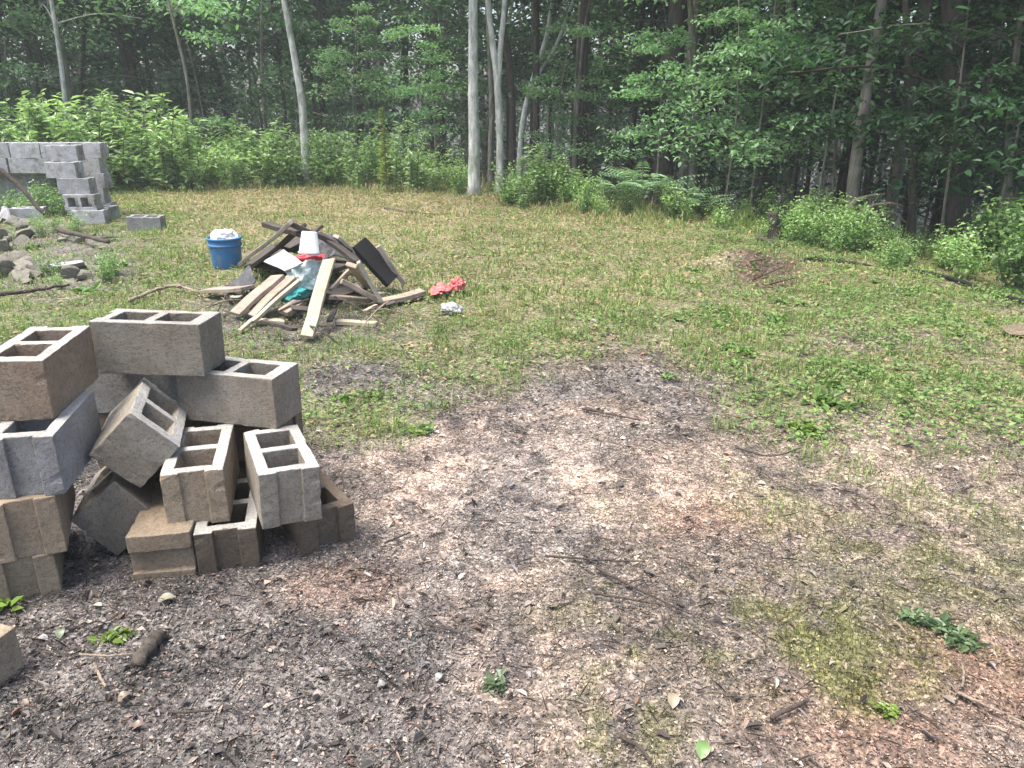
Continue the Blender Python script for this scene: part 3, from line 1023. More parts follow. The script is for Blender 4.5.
board("plank", g(336, 322, .02), g(377, 324, .02), .06, .03, pine, "pale offcut on the ground right of the long yellow plank", group=PG)
board("plank", g(351, 265, .32), g(370, 287, .08), .09, .035, pine, "pale tan board propped near the charred slab", group=PG, roll=.2)
board("plank", g(341, 281, .22), g(378, 300, .05), .10, .04, oldw, "brown weathered board fanned out at the right of the debris pile", group=PG, roll=-.1)
board("plank", g(378, 303, .04), g(423, 292, .06), .10, .035, oldw, "tan board pointing at the red plastic bag", group=PG)
board("lath", g(358, 262, .36), g(384, 306, .02), .035, .03, greyw, "grey bent lath crossing the fanned boards", group=PG)
board("lath", g(350, 270, .25), g(330, 290, .12), .03, .025, oldw, "thin lath crossing right of the long yellow plank", group=PG)
board("lath", g(330, 297, .08), g(372, 300, .04), .05, .03, oldw, "short weathered strip under the fanned boards", group=PG)
board("lath", g(365, 312, .03), g(385, 300, .05), .03, .02, pine, "little pale strip at the foot of the grey bent lath", group=PG)
board("plank", g(241, 264, .12), g(292, 222, .62), .05, .03, greyw, "long grey board leaning up to the peak of the debris pile", group=PG, roll=.5)
board("plank", g(252, 268, .08), g(300, 229, .52), .17, .03, dk, "wide charred board leaning behind the white panel", group=PG, roll=.4)
board("plank", g(266, 224, .55), g(305, 235, .50), .08, .04, dk, "charred beam jutting left from the peak of the debris pile", group=PG)
board("plank", g(290, 223, .60), g(352, 252, .34), .09, .04, dk, "charred beam running down right from the peak", group=PG)
board("plank", g(318, 233, .50), g(358, 262, .30), .07, .03, dk, "thin charred slat behind the white tub", group=PG)
board("plank", g(336, 236, .48), g(362, 262, .25), .06, .03, greyw, "grey slat beside the charred slab", group=PG)
board("plank", g(256, 258, .10), g(312, 236, .42), .3, .025, dk, "broad dark panel added as shade in the hollow under the peak", group=PG, roll=.5)  # this and the next three: added dark fill, colour stands in for shade
board("plank", g(285, 246, .30), g(340, 262, .22), .25, .025, dk, "dark panel added as shade under the white tub", group=PG, roll=-.2)
board("plank", g(262, 262, .10), g(345, 268, .10), .4, .04, dk, "broad dark sheet added as shade, lying flat inside the debris pile", group=PG)
board("plank", g(270, 285, .03), g(350, 295, .03), .5, .03, dk, "dark sheet added as shade at the bottom of the debris pile", group=PG)
o = board("charred_slab", g(358, 243, .40), g(393, 281, .10), .19, .045, M['rubber'], "thick black slab sloping down the right of the debris pile", "slab", roll=.35)
board("plank", g(378, 246, .38), g(404, 284, .06), .02, .04, M['greywood'], "pale grey trim strip along the black slab", group=PG, roll=.3)


def sheet(name, quad, t, mat, label, cat, waves=0.01, seed=0):
    """a bent panel through four corner points"""
    rng = random.Random(seed)
    A, B, C, D = [np.array(q, float) for q in quad]
    n = 7
    P = []
    for i in range(n):
        for j in range(n):
            u, v = i / (n - 1), j / (n - 1)
            p = A * (1 - u) * (1 - v) + B * u * (1 - v) + C * u * v + D * (1 - u) * v
            P.append(p + np.array([0, 0, waves * (math.sin(u * 5 + seed) + math.cos(v * 6 + seed * 2) + rng.uniform(-.5, .5))]))
    P = np.array(P)
    nrm = unit(np.cross(B - A, D - A))
    top, bot = P + nrm * t / 2, P - nrm * t / 2
    mb = MB()
    i = (np.arange(n - 1)[:, None] * n + np.arange(n - 1)[None, :]).ravel()
    f = np.stack([i, i + n, i + n + 1, i + 1], 1)
    N = n * n
    bd = [k for k in range(n)] + [k * n + n - 1 for k in range(1, n)] + [(n - 1) * n + k for k in range(n - 2, -1, -1)] + [k * n for k in range(n - 2, 0, -1)]
    bd = np.array(bd)
    side = np.stack([bd, np.roll(bd, -1), np.roll(bd, -1) + N, bd + N], 1)
    mb.add(np.concatenate([top, bot]), [f, f[:, ::-1] + N, side])
    o = mb.obj(name, mat)
    bm = bmesh.new(); bm.from_mesh(o.data); bmesh.ops.recalc_face_normals(bm, faces=bm.faces); bm.to_mesh(o.data); bm.free()
    c = P.mean(0)
    o.data.transform(Matrix.Translation(-Vector(c)))
    o.location = c
    return tag(o, label, cat)


sheet("white_panel", [g(264, 262, .30), g(284, 249, .40), g(303, 263, .36), g(285, 272, .27)], .012, M['panel'], "white square panel resting tilted on the debris pile", "panel", .004, 1)
sheet("dark_sheet", [g(226, 288, .05), g(249, 265, .22), g(256, 281, .16), g(243, 291, .06)], .01, M['shingle'], "dark grey sheet leaning near the blue bucket", "sheet", .008, 2)
sheet("dark_sheet", [g(312, 235, .45), g(336, 233, .46), g(348, 255, .3), g(318, 258, .3)], .01, M['shingle'], "grey flattened sheet behind the white tub at the back of the pile", "sheet", .02, 5)


def crumple(name, centre, size, mat, label, cat, seed, amp=0.45, flat=0.6):
    rng = random.Random(seed)
    from mathutils import noise as mn
    bm = bmesh.new()
    bmesh.ops.create_icosphere(bm, subdivisions=4, radius=1.0)
    off = Vector((seed * 1.7, seed * 0.9, seed * 2.3))
    for v in bm.verts:
        p = v.co.copy()
        d = 1 + amp * (mn.noise(p * 1.6 + off) + 0.55 * abs(mn.noise(p * 4.1 + off)) - 0.35 * abs(mn.noise(p * 7.7 + off)))
        v.co = Vector((p.x * d * size[0], p.y * d * size[1], p.z * d * size[2]))
        if v.co.z < -size[2] * flat:
            v.co.z = -size[2] * flat
    me = bpy.data.meshes.new(name)
    bm.to_mesh(me)
    bm.free()
    me.materials.append(mat)
    o = link(name, me)
    o.location = centre
    o.rotation_euler = (0, 0, rng.uniform(0, 6))
    return tag(o, label, cat)


crumple("plastic_bag", g(306, 277, .22), (.15, .13, .12), M['bag'], "crumpled clear plastic bag left of the long yellow plank", "bag", 3)
crumple("plastic_bag", g(297, 293, .12), (.16, .09, .06), M['teal'], "teal crumpled plastic below the clear bag", "bag", 4)
o = crumple("plastic_bag", g(441, 289, .06), (.15, .075, .03), M['pinkred'], "faded red plastic bag lying in the grass right of the debris pile", "bag", 6, .6)
crumple("plastic_bag", g(458, 285, .09), (.065, .055, .05), M['pinkred'], "small upright scrap of faded red plastic in the grass", "bag", 8, .6)
crumple("foam_lump", g(452, 309, .05), (.075, .06, .045), M['foam'], "grey lump of foam in the grass below the red plastic", "foam", 9, .5)
crumple("red_wrapper", g(309, 258, .36), (.10, .05, .03), M['red'], "red wrapper tucked under the white tub", "wrapper", 10, .5)


def lathe(mb, prof, sides=28, mat=0, centre=(0, 0, 0)):
    a = np.linspace(0, 2 * np.pi, sides, endpoint=False)
    r = np.array([p[0] for p in prof]); z = np.array([p[1] for p in prof])
    v = np.stack([r[:, None] * np.cos(a), r[:, None] * np.sin(a), np.repeat(z[:, None], sides, 1)], -1) + np.array(centre)
    K = len(prof)
    i = np.arange(K - 1)[:, None] * sides
    j = np.arange(sides)[None, :]; j2 = (j + 1) % sides
    mb.add(v.reshape(-1, 3), np.stack([i + j, i + j2, i + sides + j2, i + sides + j], -1).reshape(-1, 4), None, mat)


q = gp(224, 268)
bk = empty("plastic_bucket", (q[0], q[1] + .1, float(hz(q[0], q[1]))))
tag(bk, "blue plastic bucket standing in the grass left of the debris pile", "bucket")
mb = MB()
lathe(mb, [(0, 0.004), (.122, 0.004), (.128, 0), (.132, .01), (.143, .20), (.143, .205), (.156, .207), (.157, .222), (.147, .226), (.148, .262), (.160, .266), (.161, .282), (.153, .286), (.147, .28), (.142, .2), (.128, .015), (0, .012)], 36)
mb.obj("shell", M['blue'], bk, True)
mb = MB()
t = np.linspace(0.06, np.pi - 0.06, 18)
tube(mb, np.stack([0.163 * np.cos(t), 0.035 + 0.12 * np.sin(t), 0.25 - 0.13 * np.sin(t)], 1), 0.004, 6)
mb.obj("handle", M['steel'], bk, True)
o = crumple("plastic_bag", (bk.location.x, bk.location.y, bk.location.z + .27), (.115, .115, .09), M['white'], "white crumpled bag stuffed in the blue bucket", "bag", 12, .3, .9)

q = gp(309, 253, .42)
tub = empty("plastic_tub", (q[0], q[1], .41))
tub.rotation_euler = (-.1, .12, .4)
tag(tub, "white plastic tub upside down on top of the debris pile", "tub")
mb = MB()
lathe(mb, [(.0, .165), (.05, .165), (.056, .16), (.072, .02), (.080, .018), (.080, .004), (.070, 0), (.066, .01), (.05, .155), (0, .157)], 30)
mb.obj("shell", M['white'], tub, True)

# ------------------------------------------------------------------ twigs and branches lying about
TG = "twigs on the bare ground"
def gtwig(pxs, r, lab, mat='twig', br=2, seed=0, z=.012, group=TG, name="twig"):
    if name == 'twig': r = (r[0] * .75, r[1] * .75)
    P = []
    for (a, b) in pxs:
        q = gp(a, b); q[2] = float(hz(q[0], q[1])) + z + .008; P.append(q)
    return stick(name, P, r, M[mat], lab, "twig", group, br, seed)
gtwig([(545, 562), (600, 566), (645, 570)], (.006, .003), "thin straight twig on the pale litter, above the long forked twig", seed=1, br=1)
gtwig([(596, 574), (640, 600), (692, 622)], (.008, .003), "long dark forked twig in the middle of the bare ground", seed=2, br=3)
gtwig([(590, 603), (612, 607), (660, 612)], (.007, .003), "dark twig lying right under the long forked twig", seed=3)
gtwig([(385, 548), (410, 535)], (.006, .004), "short dark twig in the pale litter right of the stack", seed=4, br=0)
gtwig([(96, 670), (101, 682), (107, 693)], (.006, .005), "short pale peeled twig on the dark mulch below the stack", 'stick', 0, seed=5)
gtwig([(80, 660), (110, 661), (140, 660)], (.005, .003), "thin twig lying left of the charred stub", 'stick', 0, seed=6)
gtwig([(170, 719), (215, 718)], (.006, .004), "straight grey twig on the dark mulch near the bottom edge", seed=7, br=0)
gtwig([(425, 630), (460, 640), (485, 655)], (.005, .003), "curved thin twig on the grey damp mulch", seed=8, br=1)
gtwig([(620, 745), (640, 757), (650, 772)], (.008, .004), "dark twig by the mossy patch at the bottom edge", seed=9, br=1)
gtwig([(770, 728), (795, 716), (806, 708)], (.009, .006), "thick dark twig below the brightest moss", seed=10, br=0)
gtwig([(955, 700), (985, 712), (1030, 735)], (.006, .004), "pale twig in the red brown litter at the lower right", 'stick', 1, seed=11)
gtwig([(960, 695), (962, 683), (961, 672)], (.005, .004), "short upright pale twig in the red brown litter", 'stick', 0, seed=12)
gtwig([(583, 412), (640, 425)], (.008, .005), "grey twig across the damp grey patch", seed=13, br=1)
gtwig([(585, 411), (601, 418)], (.01, .008), "stubby dark twig at the far end of the damp grey patch", seed=14, br=0)
gtwig([(735, 452), (770, 460), (800, 452)], (.006, .004), "twig at the edge of the grass on the right", seed=15, br=1)
M['bark'] = M['bark_dark']
gtwig([(385, 208), (412, 212), (447, 215)], (.028, .014), "long fallen branch lying in the dry grass beyond the debris pile", 'bark', 1, 16, .0, None, "fallen_branch")
gtwig([(757, 239), (765, 243), (778, 246)], (.03, .02), "short dark log end sticking out of the grass at the forest edge", 'bark', 0, 17, .02, None, "fallen_branch")
gtwig([(0, 300), (35, 296), (70, 290)], (.02, .01), "crooked dark branch in the grass left of the dark sheet", 'twig', 2, 18, .04, None, "fallen_branch")
gtwig([(130, 305), (170, 290), (200, 296)], (.015, .01), "pale bare branch in the grass behind the stack", 'stick', 3, 19, .03, None, "fallen_branch")
gtwig([(60, 240), (85, 246), (110, 252)], (.03, .02), "broken branch poking from the front of the rubble heap", 'twig', 1, 20, .1, None, "fallen_branch")
for k, (a, b, c, d) in enumerate([(300, 322, 340, 345), (205, 308, 245, 300), (322, 292, 372, 318), (390, 300, 360, 330), (230, 290, 215, 318)]):
    stick("twig", [g(a, b, .05), g((a + c) / 2, (b + d) / 2 - 3, .10), g(c, d, .02)], (.008, .004), M['stick' if k % 2 else 'twig'],
          ["thin stick at the foot of the long yellow plank", "thin stick below the dark sheet", "thin stick under the fanned boards",
           "thin stick before the tan board by the red bag", "thin bent stick at the left end of the debris pile"][k], "stick", None, 2, 40 + k)
# pole leaning in front of the old wall
stick("wooden_pole", [at_plane(-12, 160, 9.75), at_plane(20, 187, 9.7), at_plane(46, 216, 9.6)], (.03, .025), M['twig'], "dark pole leaning in front of the old block wall", "pole", None, 0, 60)
# charred stub lying in the mulch
q0, q1 = g(138, 662, .02), g(160, 632, .03)
stick("charred_stub", [q0, q1], (.022, .02), M['bark_dark'], "dark stub of wood lying on the mulch below the stack", "stub", None, 0, 61)

sr = random.Random(77)
for k in range(30):
    px, py = sr.uniform(212, 420), sr.uniform(276, 330)
    if not (abs(px - 310) / 110 + abs(py - 296) / 42 < 1):
        continue
    q = gp(px, py, .04 + .10 * sr.random() * (1 - abs(px - 310) / 110))
    a = sr.uniform(0, 3.14)
    L = sr.uniform(.04, .12)
    d = Vector((math.cos(a), math.sin(a), sr.uniform(-.25, .25))) * L
    m = sr.choice(['oldwood', 'greywood', 'darkwood', 'darkwood'])
    word = {'oldwood': "brown", 'greywood': "grey", 'darkwood': "charred", 'pine': "pale"}[m]
    board("wood_scrap", Vector(q) - d, Vector(q) + d, sr.uniform(.02, .06), sr.uniform(.01, .025), M[m], "small " + word + " wood scrap lying among the boards of the debris pile", "wood scrap", word + " scraps of the debris pile", sr.uniform(-.5, .5))
for k, (x0, y0, x1, y1, hgt) in enumerate([(752, 280, 785, 266, .13), (770, 284, 798, 277, .06), (748, 262, 770, 258, .12)]):
    stick("dead_root", [g(x0, y0, .06), tuple(np.array(g((x0 + x1) / 2, (y0 + y1) / 2, hgt))), g(x1, y1, .05)], (.009, .004), M['twig'],
          ["bare dead root arching over the brown earth hump", "low dead root at the near side of the brown earth hump", "dead root crossing the left of the brown earth hump"][k], "root", None, 4, 90 + k)

# black hose along the forest edge at the right
P = []
for (a, b) in [(790, 262), (815, 262), (865, 266), (890, 270), (915, 276), (945, 283), (975, 292), (988, 297), (1002, 302), (1040, 310)]:
    q = gp(a, b); q[2] = float(hz(q[0], q[1])) + {890: -.03, 865: .0, 988: -.03, 790: -.03}.get(a, .025); P.append(q)
mb = MB()
tube(mb, spline(P, 60), 0.018, 10)
o = mb.obj("drain_hose", M['rubber'], smooth=True)
tag(o, "black drain hose running through the weeds at the right", "hose")


# ------------------------------------------------------------------ bigger single leaves on the bare ground
def single_leaf(px, py, size, col, label, az, curl=.09):
    q = gp(px, py)
    n = 9
    t = np.linspace(0, 1, n)
    w = size * .62 * np.sin(np.pi * t ** .8) ** .9
    V = []
    for k in range(n):
        for s in (-1, -.5, 0, .5, 1):
            V.append((t[k] * size, s * w[k] / 2, abs(s) * w[k] * curl + .012 * math.sin(t[k] * 3)))
    i = (np.arange(n - 1)[:, None] * 5 + np.arange(4)[None, :]).ravel()
    mb = MB()
    mb.add(np.array(V), np.stack([i, i + 5, i + 6, i + 1], 1), np.array(col) * .55)
    o = mb.obj("fallen_leaf", M['litter'], smooth=True)
    o.location = (q[0], q[1], float(hz(q[0], q[1])) + .008)
    o.rotation_euler = (.1, -.1, az)
    tag(o, label, "leaf", "single fallen leaves on the bare ground")


single_leaf(700, 765, .055, (.22, .36, .12), "bright green fallen leaf at the bottom edge", 1.2)
single_leaf(672, 716, .05, (.48, .4, .27), "curled tan fallen leaf above the green one", 1.4, .15)
single_leaf(158, 604, .055, (.4, .38, .28), "pale leaf on the mulch at the foot of the stack", .3)
single_leaf(377, 692, .028, (.34, .34, .33), "small whitish leaf on the dark mulch", .3)
single_leaf(118, 704, .038, (.33,.26,.19), "tan leaf on the dark mulch near the pale peeled twig", .8, .15)
single_leaf(132, 732, .036, (.3,.22,.17), "brownish curled leaf near the bottom left edge", .4, .15)
single_leaf(436, 685, .03, (.42, .46, .42), "greyish green leaf beside the low green sprig", 1.0)
single_leaf(60, 640, .04, (.24, .3, .18), "dull green leaf on the mulch left of the stub", 2.0)


# ------------------------------------------------------------------ plants
def leafcol(rng, N, a, b):
    t = np.clip(rng.normal(.5, .28, N), 0, 1)[:, None]
    return np.array(a) * (1 - t) + np.array(b) * t


def weed_tall(seed, h, stems=7, a=(.18, .28, .11), b=(.49, .60, .35)):
    """clump of leafy stems with drooping lance-shaped leaves"""
    rng = np.random.default_rng(seed)
    mb = MB()
    for s in range(stems):
        az = rng.uniform(0, 6.28)
        out = rng.uniform(.05, .42) * h
        hh = h * rng.uniform(.45, 1.12)
        base = np.array([rng.normal(0, .12 * h), rng.normal(0, .12 * h), -.03])
        d = np.array([math.cos(az), math.sin(az), 0])
        P = spline([base, base + d * out * .3 + [0, 0, hh * .55], base + d * out + [0, 0, hh]], 10)
        tube(mb, P, np.linspace(.006, .002, len(P)) * (h + .4), 4, (.12, .17, .05))
        n = int(46 * h + 14)
        i = rng.uniform(len(P) * .15, len(P) - 1.01, n)
        k = i.astype(int)
        c = P[k] + (P[k + 1] - P[k]) * (i - k)[:, None]
        la = rng.uniform(0, 6.28, n)
        el = rng.uniform(-.25, .7, n)
        ld = np.stack([np.cos(la) * np.cos(el), np.sin(la) * np.cos(el), np.sin(el)], 1)
        nn = unit(np.array([0, 0, 1.0]) + rng.normal(0, .25, (n, 3)))
        L = rng.uniform(.06, .13, n) * (.75 + .35 * h)
        leaves(mb, c, ld, nn, L, L * rng.uniform(.26, .4, n), leafcol(rng, n, a, b), .2, .15)
    return mb.mesh("weed_plant", M['weed'])


def weed_bush(seed, h, a=(.13, .24, .07), b=(.36, .50, .20), n=620):
    """rounded loose shrublet of small leaves on thin twigs"""
    rng = np.random.default_rng(seed)
    mb = MB()
    for s in range(9):
        az, out = rng.uniform(0, 6.28), rng.uniform(.1, .5) * h
        d = np.array([math.cos(az), math.sin(az), 0])
        top = d * out + np.array([0, 0, h * rng.uniform(.55, 1)])
        P = spline([np.array([0, 0, -.03]), top * .5 + rng.normal(0, .04, 3), top], 8)
        tube(mb, P, np.linspace(.006, .002, len(P)), 4, (.13, .14, .07))
        m = n // 9
        k = rng.integers(2, len(P), m)
        c = P[k] + rng.normal(0, .085 * h, (m, 3))
        ld = unit(rng.normal(0, 1, (m, 3)) * [1, 1, .5])
        nn = unit(np.array([0, 0, 1.0]) + rng.normal(0, .4, (m, 3)))
        L = rng.uniform(.035, .085, m)
        leaves(mb, c, ld, nn, L, L * rng.uniform(.45, .65, m), leafcol(rng, m, a, b), .15, .15)
    return mb.mesh("weed_plant", M['weed'])


def frond_plant(seed, h, a=(.13, .23, .14), b=(.33, .47, .31)):
    """pinnate fronds arching from one foot"""
    rng = np.random.default_rng(seed)
    mb = MB()
    for s in range(9):
        az = rng.uniform(0, 6.28)
        d = np.array([math.cos(az), math.sin(az), 0])
        L = h * rng.uniform(.7, 1.15)
        P = spline([np.zeros(3), d * L * .25 + [0, 0, L * .7], d * L * .8 + [0, 0, L * .85]], 14)
        tube(mb, P, np.linspace(.006, .002, len(P)), 4, (.14, .16, .07))
        for k in range(4, len(P)):
            t = unit(P[min(k + 1, len(P) - 1)] - P[k - 1])
            sd = unit(np.cross(t, [0, 0, 1]))
            for sg in (-1, 1):
                ll = .15 * h * (1.25 - abs(k - 8) / 10)
                leaves(mb, P[k][None], (sd * sg + t * .45 - np.array([0, 0, .15]))[None], np.array([[0, 0, 1.0]]), ll, ll * .3, leafcol(rng, 1, a, b), .15, .2)
    return mb.mesh("frond_plant", M['fern'])


def rosette(seed, r, a=(.06, .13, .03), b=(.2, .3, .08), n=26):
    rng = np.random.default_rng(seed)
    mb = MB()
    az = rng.uniform(0, 6.28, n)
    el = rng.uniform(.1, .9, n)
    ld = np.stack([np.cos(az) * np.cos(el), np.sin(az) * np.cos(el), np.sin(el)], 1)
    c = np.stack([rng.normal(0, r * .4, n), rng.normal(0, r * .4, n), rng.uniform(0, r * .35, n)], 1)
    L = rng.uniform(.4, .9, n) * r
    leaves(mb, c, ld, unit(np.array([0, 0, 1.0]) + rng.normal(0, .3, (n, 3))), L, L * .5, leafcol(rng, n, a, b), .2, .3)
    return mb.mesh("weed_plant", M['weed'])


prng = random.Random(31)


def put(me, name, x, y, s, label, cat, group, sink=0.0):
    o = link(name, me)
    o.location = (x, y, float(hz(x, y)) - sink)
    k = s * prng.uniform(.9, 1.1)
    o.scale = (k, k, s)
    o.rotation_euler = (0, 0, prng.uniform(0, 6.28))
    return tag(o, label, cat, group)


def at_map(px, py, back=0.0):
    q = gp(px, py)
    d = np.array([q[0], q[1]]) / math.hypot(q[0], q[1])
    return q[0] + d[0] * back, q[1] + d[1] * back


tall = [weed_tall(300 + k, 1.0, 6 + k % 3) for k in range(5)]
bush = [weed_bush(320 + k, .8) for k in range(4)]
dbush = [weed_bush(330 + k, .8, (.04, .09, .025), (.10, .17, .05)) for k in range(3)]
frond = [frond_plant(340 + k, .7) for k in range(3)]
ros = [rosette(350 + k, .16) for k in range(4)]

WL = "tall bright green weed in the bank behind the old wall"
for k in range(68):
    px = prng.uniform(10, 235)
    back = prng.uniform(-.6, 1.5)
    x, y = at_map(px, np.interp(px, [0, 170, 330], [196, 188, 186]), back)
    if x < -5.2 and y < 11.5:
        continue
    put(tall[k % 5], "weed_plant", x, y, prng.uniform(.7, 1.4) * np.interp(px, [20, 120, 180, 235], [1.15, 1.25, 1.1, .95]), WL, "weed", "weeds of the bank behind the old wall", .05)
for k in range(50):
    px = prng.uniform(220, 465)
    x, y = at_map(px, np.interp(px, [170, 330, 470], [188, 186, 194]), prng.uniform(-.3, 1.2))
    if 292 < px < 318 and prng.random() < .7:
        continue
    put((tall + bush)[k % 9], "weed_plant", x, y, prng.uniform(.65, 1.15) * np.interp(px, [230, 400, 465], [1.1, 1.1, .75]),
        "bright green weed along the clearing edge between the pale leaning trunk and the white trunk", "weed", "weeds along the middle of the clearing edge", .04)
for k in range(18):
    px = prng.uniform(505, 585)
    x, y = at_map(px, 208, prng.uniform(-.4, .9))
    put((bush + tall)[k % 9], "weed_plant", x, y, prng.uniform(.5, 1.1) * np.interp(px, [500, 535, 590], [.6, 1.05, .6]),
        "light green bushy weed right of the forked grey trunk", "weed", "weeds right of the forked trunk", .04)
for k, (px, py, s) in enumerate([(612, 214, .8), (640, 217, 1.05), (662, 216, .9), (690, 218, .75), (630, 210, .9), (705, 222, .6)]):
    x, y = at_map(px, py, .2)
    put(frond[k % 3], "frond_plant", x, y, s, "pale blue green fronds arching low at the clearing edge", "fern", "fronds at the clearing edge")
for k in range(18):
    px = prng.uniform(575, 775)
    x, y = at_map(px, np.interp(px, [560, 700, 800], [212, 222, 236]), prng.uniform(-.3, .8))
    put((bush + dbush)[k % 7], "weed_plant", x, y, prng.uniform(.35, .65), "low green weed among the pale fronds", "weed", "low weeds among the fronds", .03)
for k in range(20):
    px = prng.uniform(775, 860)
    x, y = at_map(px, np.interp(px, [775, 860], [245, 252]), prng.uniform(-.2, .9))
    put(bush[k % 4], "weed_plant", x, y, prng.uniform(.3, .68), "yellow green weed left of the leaning trunk's foot", "weed", "yellow green weeds by the leaning trunk", .03)
for k in range(40):
    px = prng.uniform(862, 1090)
    x, y = at_map(px, np.interp(px, [860, 1024, 1100], [258, 286, 300]), prng.uniform(-.4, 1.4))
    put((dbush + bush + ros)[k % 11], "weed_plant", x, y, prng.uniform(.5, .95) * np.interp(px, [860, 900, 950, 1000], [.6, .4, .6, 1]), "mixed green weed at the forest edge beside the drain hose", "weed", "weeds beside the drain hose", .03)
for k in range(36):
    px, py = prng.uniform(650, 1040), prng.uniform(262, 420)
    x, y = at_map(px, py)
    put(ros[k % 4], "weed_plant", x, y, prng.uniform(.2, .6), "low broad-leaved weed in the grass on the right side of the clearing", "weed", "broad-leaved weeds in the right grass")
for k in range(3):
    px, py = prng.uniform(290, 435), prng.uniform(395, 440)
    x, y = at_map(px, py)
    put(ros[k % 4], "weed_plant", x, y, prng.uniform(.25, .5), "small green weed in the grass tuft right of the block stack", "weed", "small weeds right of the stack")
for k in range(16):
    px, py = prng.uniform(20, 120), prng.uniform(226, 300)
    x, y = at_map(px, py)
    put((ros + bush)[k % 8], "weed_plant", x, y, prng.uniform(.3, .7) * (.5 if k % 8 > 3 else 1), "yellowish weed growing through the rubble heap", "weed", "weeds in the rubble heap")
for k, (px, py, s, lab) in enumerate([(495, 688, .36, "low green sprig lying on the grey mulch near the bottom middle"), (945, 632, .42, "dark green sprig of small leaves on the right of the mossy ground"),
                                      (962, 646, .42, "second dark green sprig, nearer the red brown litter"), (915, 622, .38, "dark green sprig farthest from the red brown litter"),
                                      (808, 432, .45, "bright yellow green weed alone at the edge of the bare ground"), (2, 606, .4, "green weed at the left edge under the block stack"),
                                      (112, 640, .3, "small green seedling on the mulch left of the charred stub"), (885, 715, .2, "tiny seedling in the red brown litter")]):
    x, y = at_map(px, py)
    me = rosette(380 + k, .11, *([((.12, .17, .1), (.27, .33, .21))] + [((.05, .09, .04), (.14, .2, .09))] * 3)[k], 60) if k <= 3 else rosette(380 + k, .15, (.11, .18, .03), (.22, .31, .06), 40)
    put(me, "weed_plant", x, y, s, lab, "weed", None)
for k in range(5):
    put(bush[k % 4], "weed_plant", -6.15 - .22 * k, 10.52 + .08 * (k % 2), prng.uniform(.35, .6), "dusty green weed growing up the face of the old block wall", "weed", "weeds against the old wall")
x, y = at_map(388, 195, .3)
mb = MB(); rg = np.random.default_rng(2)
tube(mb, spline([(0, 0, -.03), (.03, 0, .7), (.06, 0, 1.35)], 10), np.linspace(.012, .005, 11), 5, (.2, .19, .08))
n = 130; zz = rg.uniform(.2, 1.4, n); la = rg.uniform(0, 6.28, n)
leaves(mb, np.stack([zz * .045, np.zeros(n), zz], 1), np.stack([np.cos(la), np.sin(la), rg.uniform(-.1, .8, n)], 1), np.tile([[0, 0, 1.0]], (n, 1)), .13 * (1.5 - zz * .8), .05, leafcol(rg, n, (.14, .19, .05), (.32, .34, .12)), .2, .3)
put(mb.mesh("weed_plant", M['weed']), "weed_plant", x, y, 1.0, "single tall upright weed spike sticking out above the bank of weeds", "weed", None)


# ------------------------------------------------------------------ trees
def layer_leaves(mb, rng, pts, n, L, col_a, col_b, spread, flat=.25, droop=.25, aspect=.55):
    """sprays: leaves spread flat round the outer points of a limb"""
    k = rng.integers(0, len(pts), n)
    c = pts[k] + rng.normal(0, 1, (n, 3)) * np.array([spread, spread, spread * flat])
    la = rng.uniform(0, 6.28, n)
    el = rng.normal(-.15, .3, n)
    ld = np.stack([np.cos(la) * np.cos(el), np.sin(la) * np.cos(el), np.sin(el)], 1)
    nn = unit(np.array([0, 0, 1.0]) + rng.normal(0, .35, (n, 3)))
    LL = L * rng.uniform(.6, 1.35, n)
    leaves(mb, c, ld, nn, LL, LL * aspect * rng.uniform(.75, 1.25, n), leafcol(rng, n, col_a, col_b), .12, droop)


GREEN_D = ((.014, .042, .02), (.05, .11, .05))  # deep forest leaves: interior shade put into the colour
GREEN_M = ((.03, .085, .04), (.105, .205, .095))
GREEN_L = ((.11, .21, .10), (.30, .46, .26))  # edge leaves: open light put into the colour


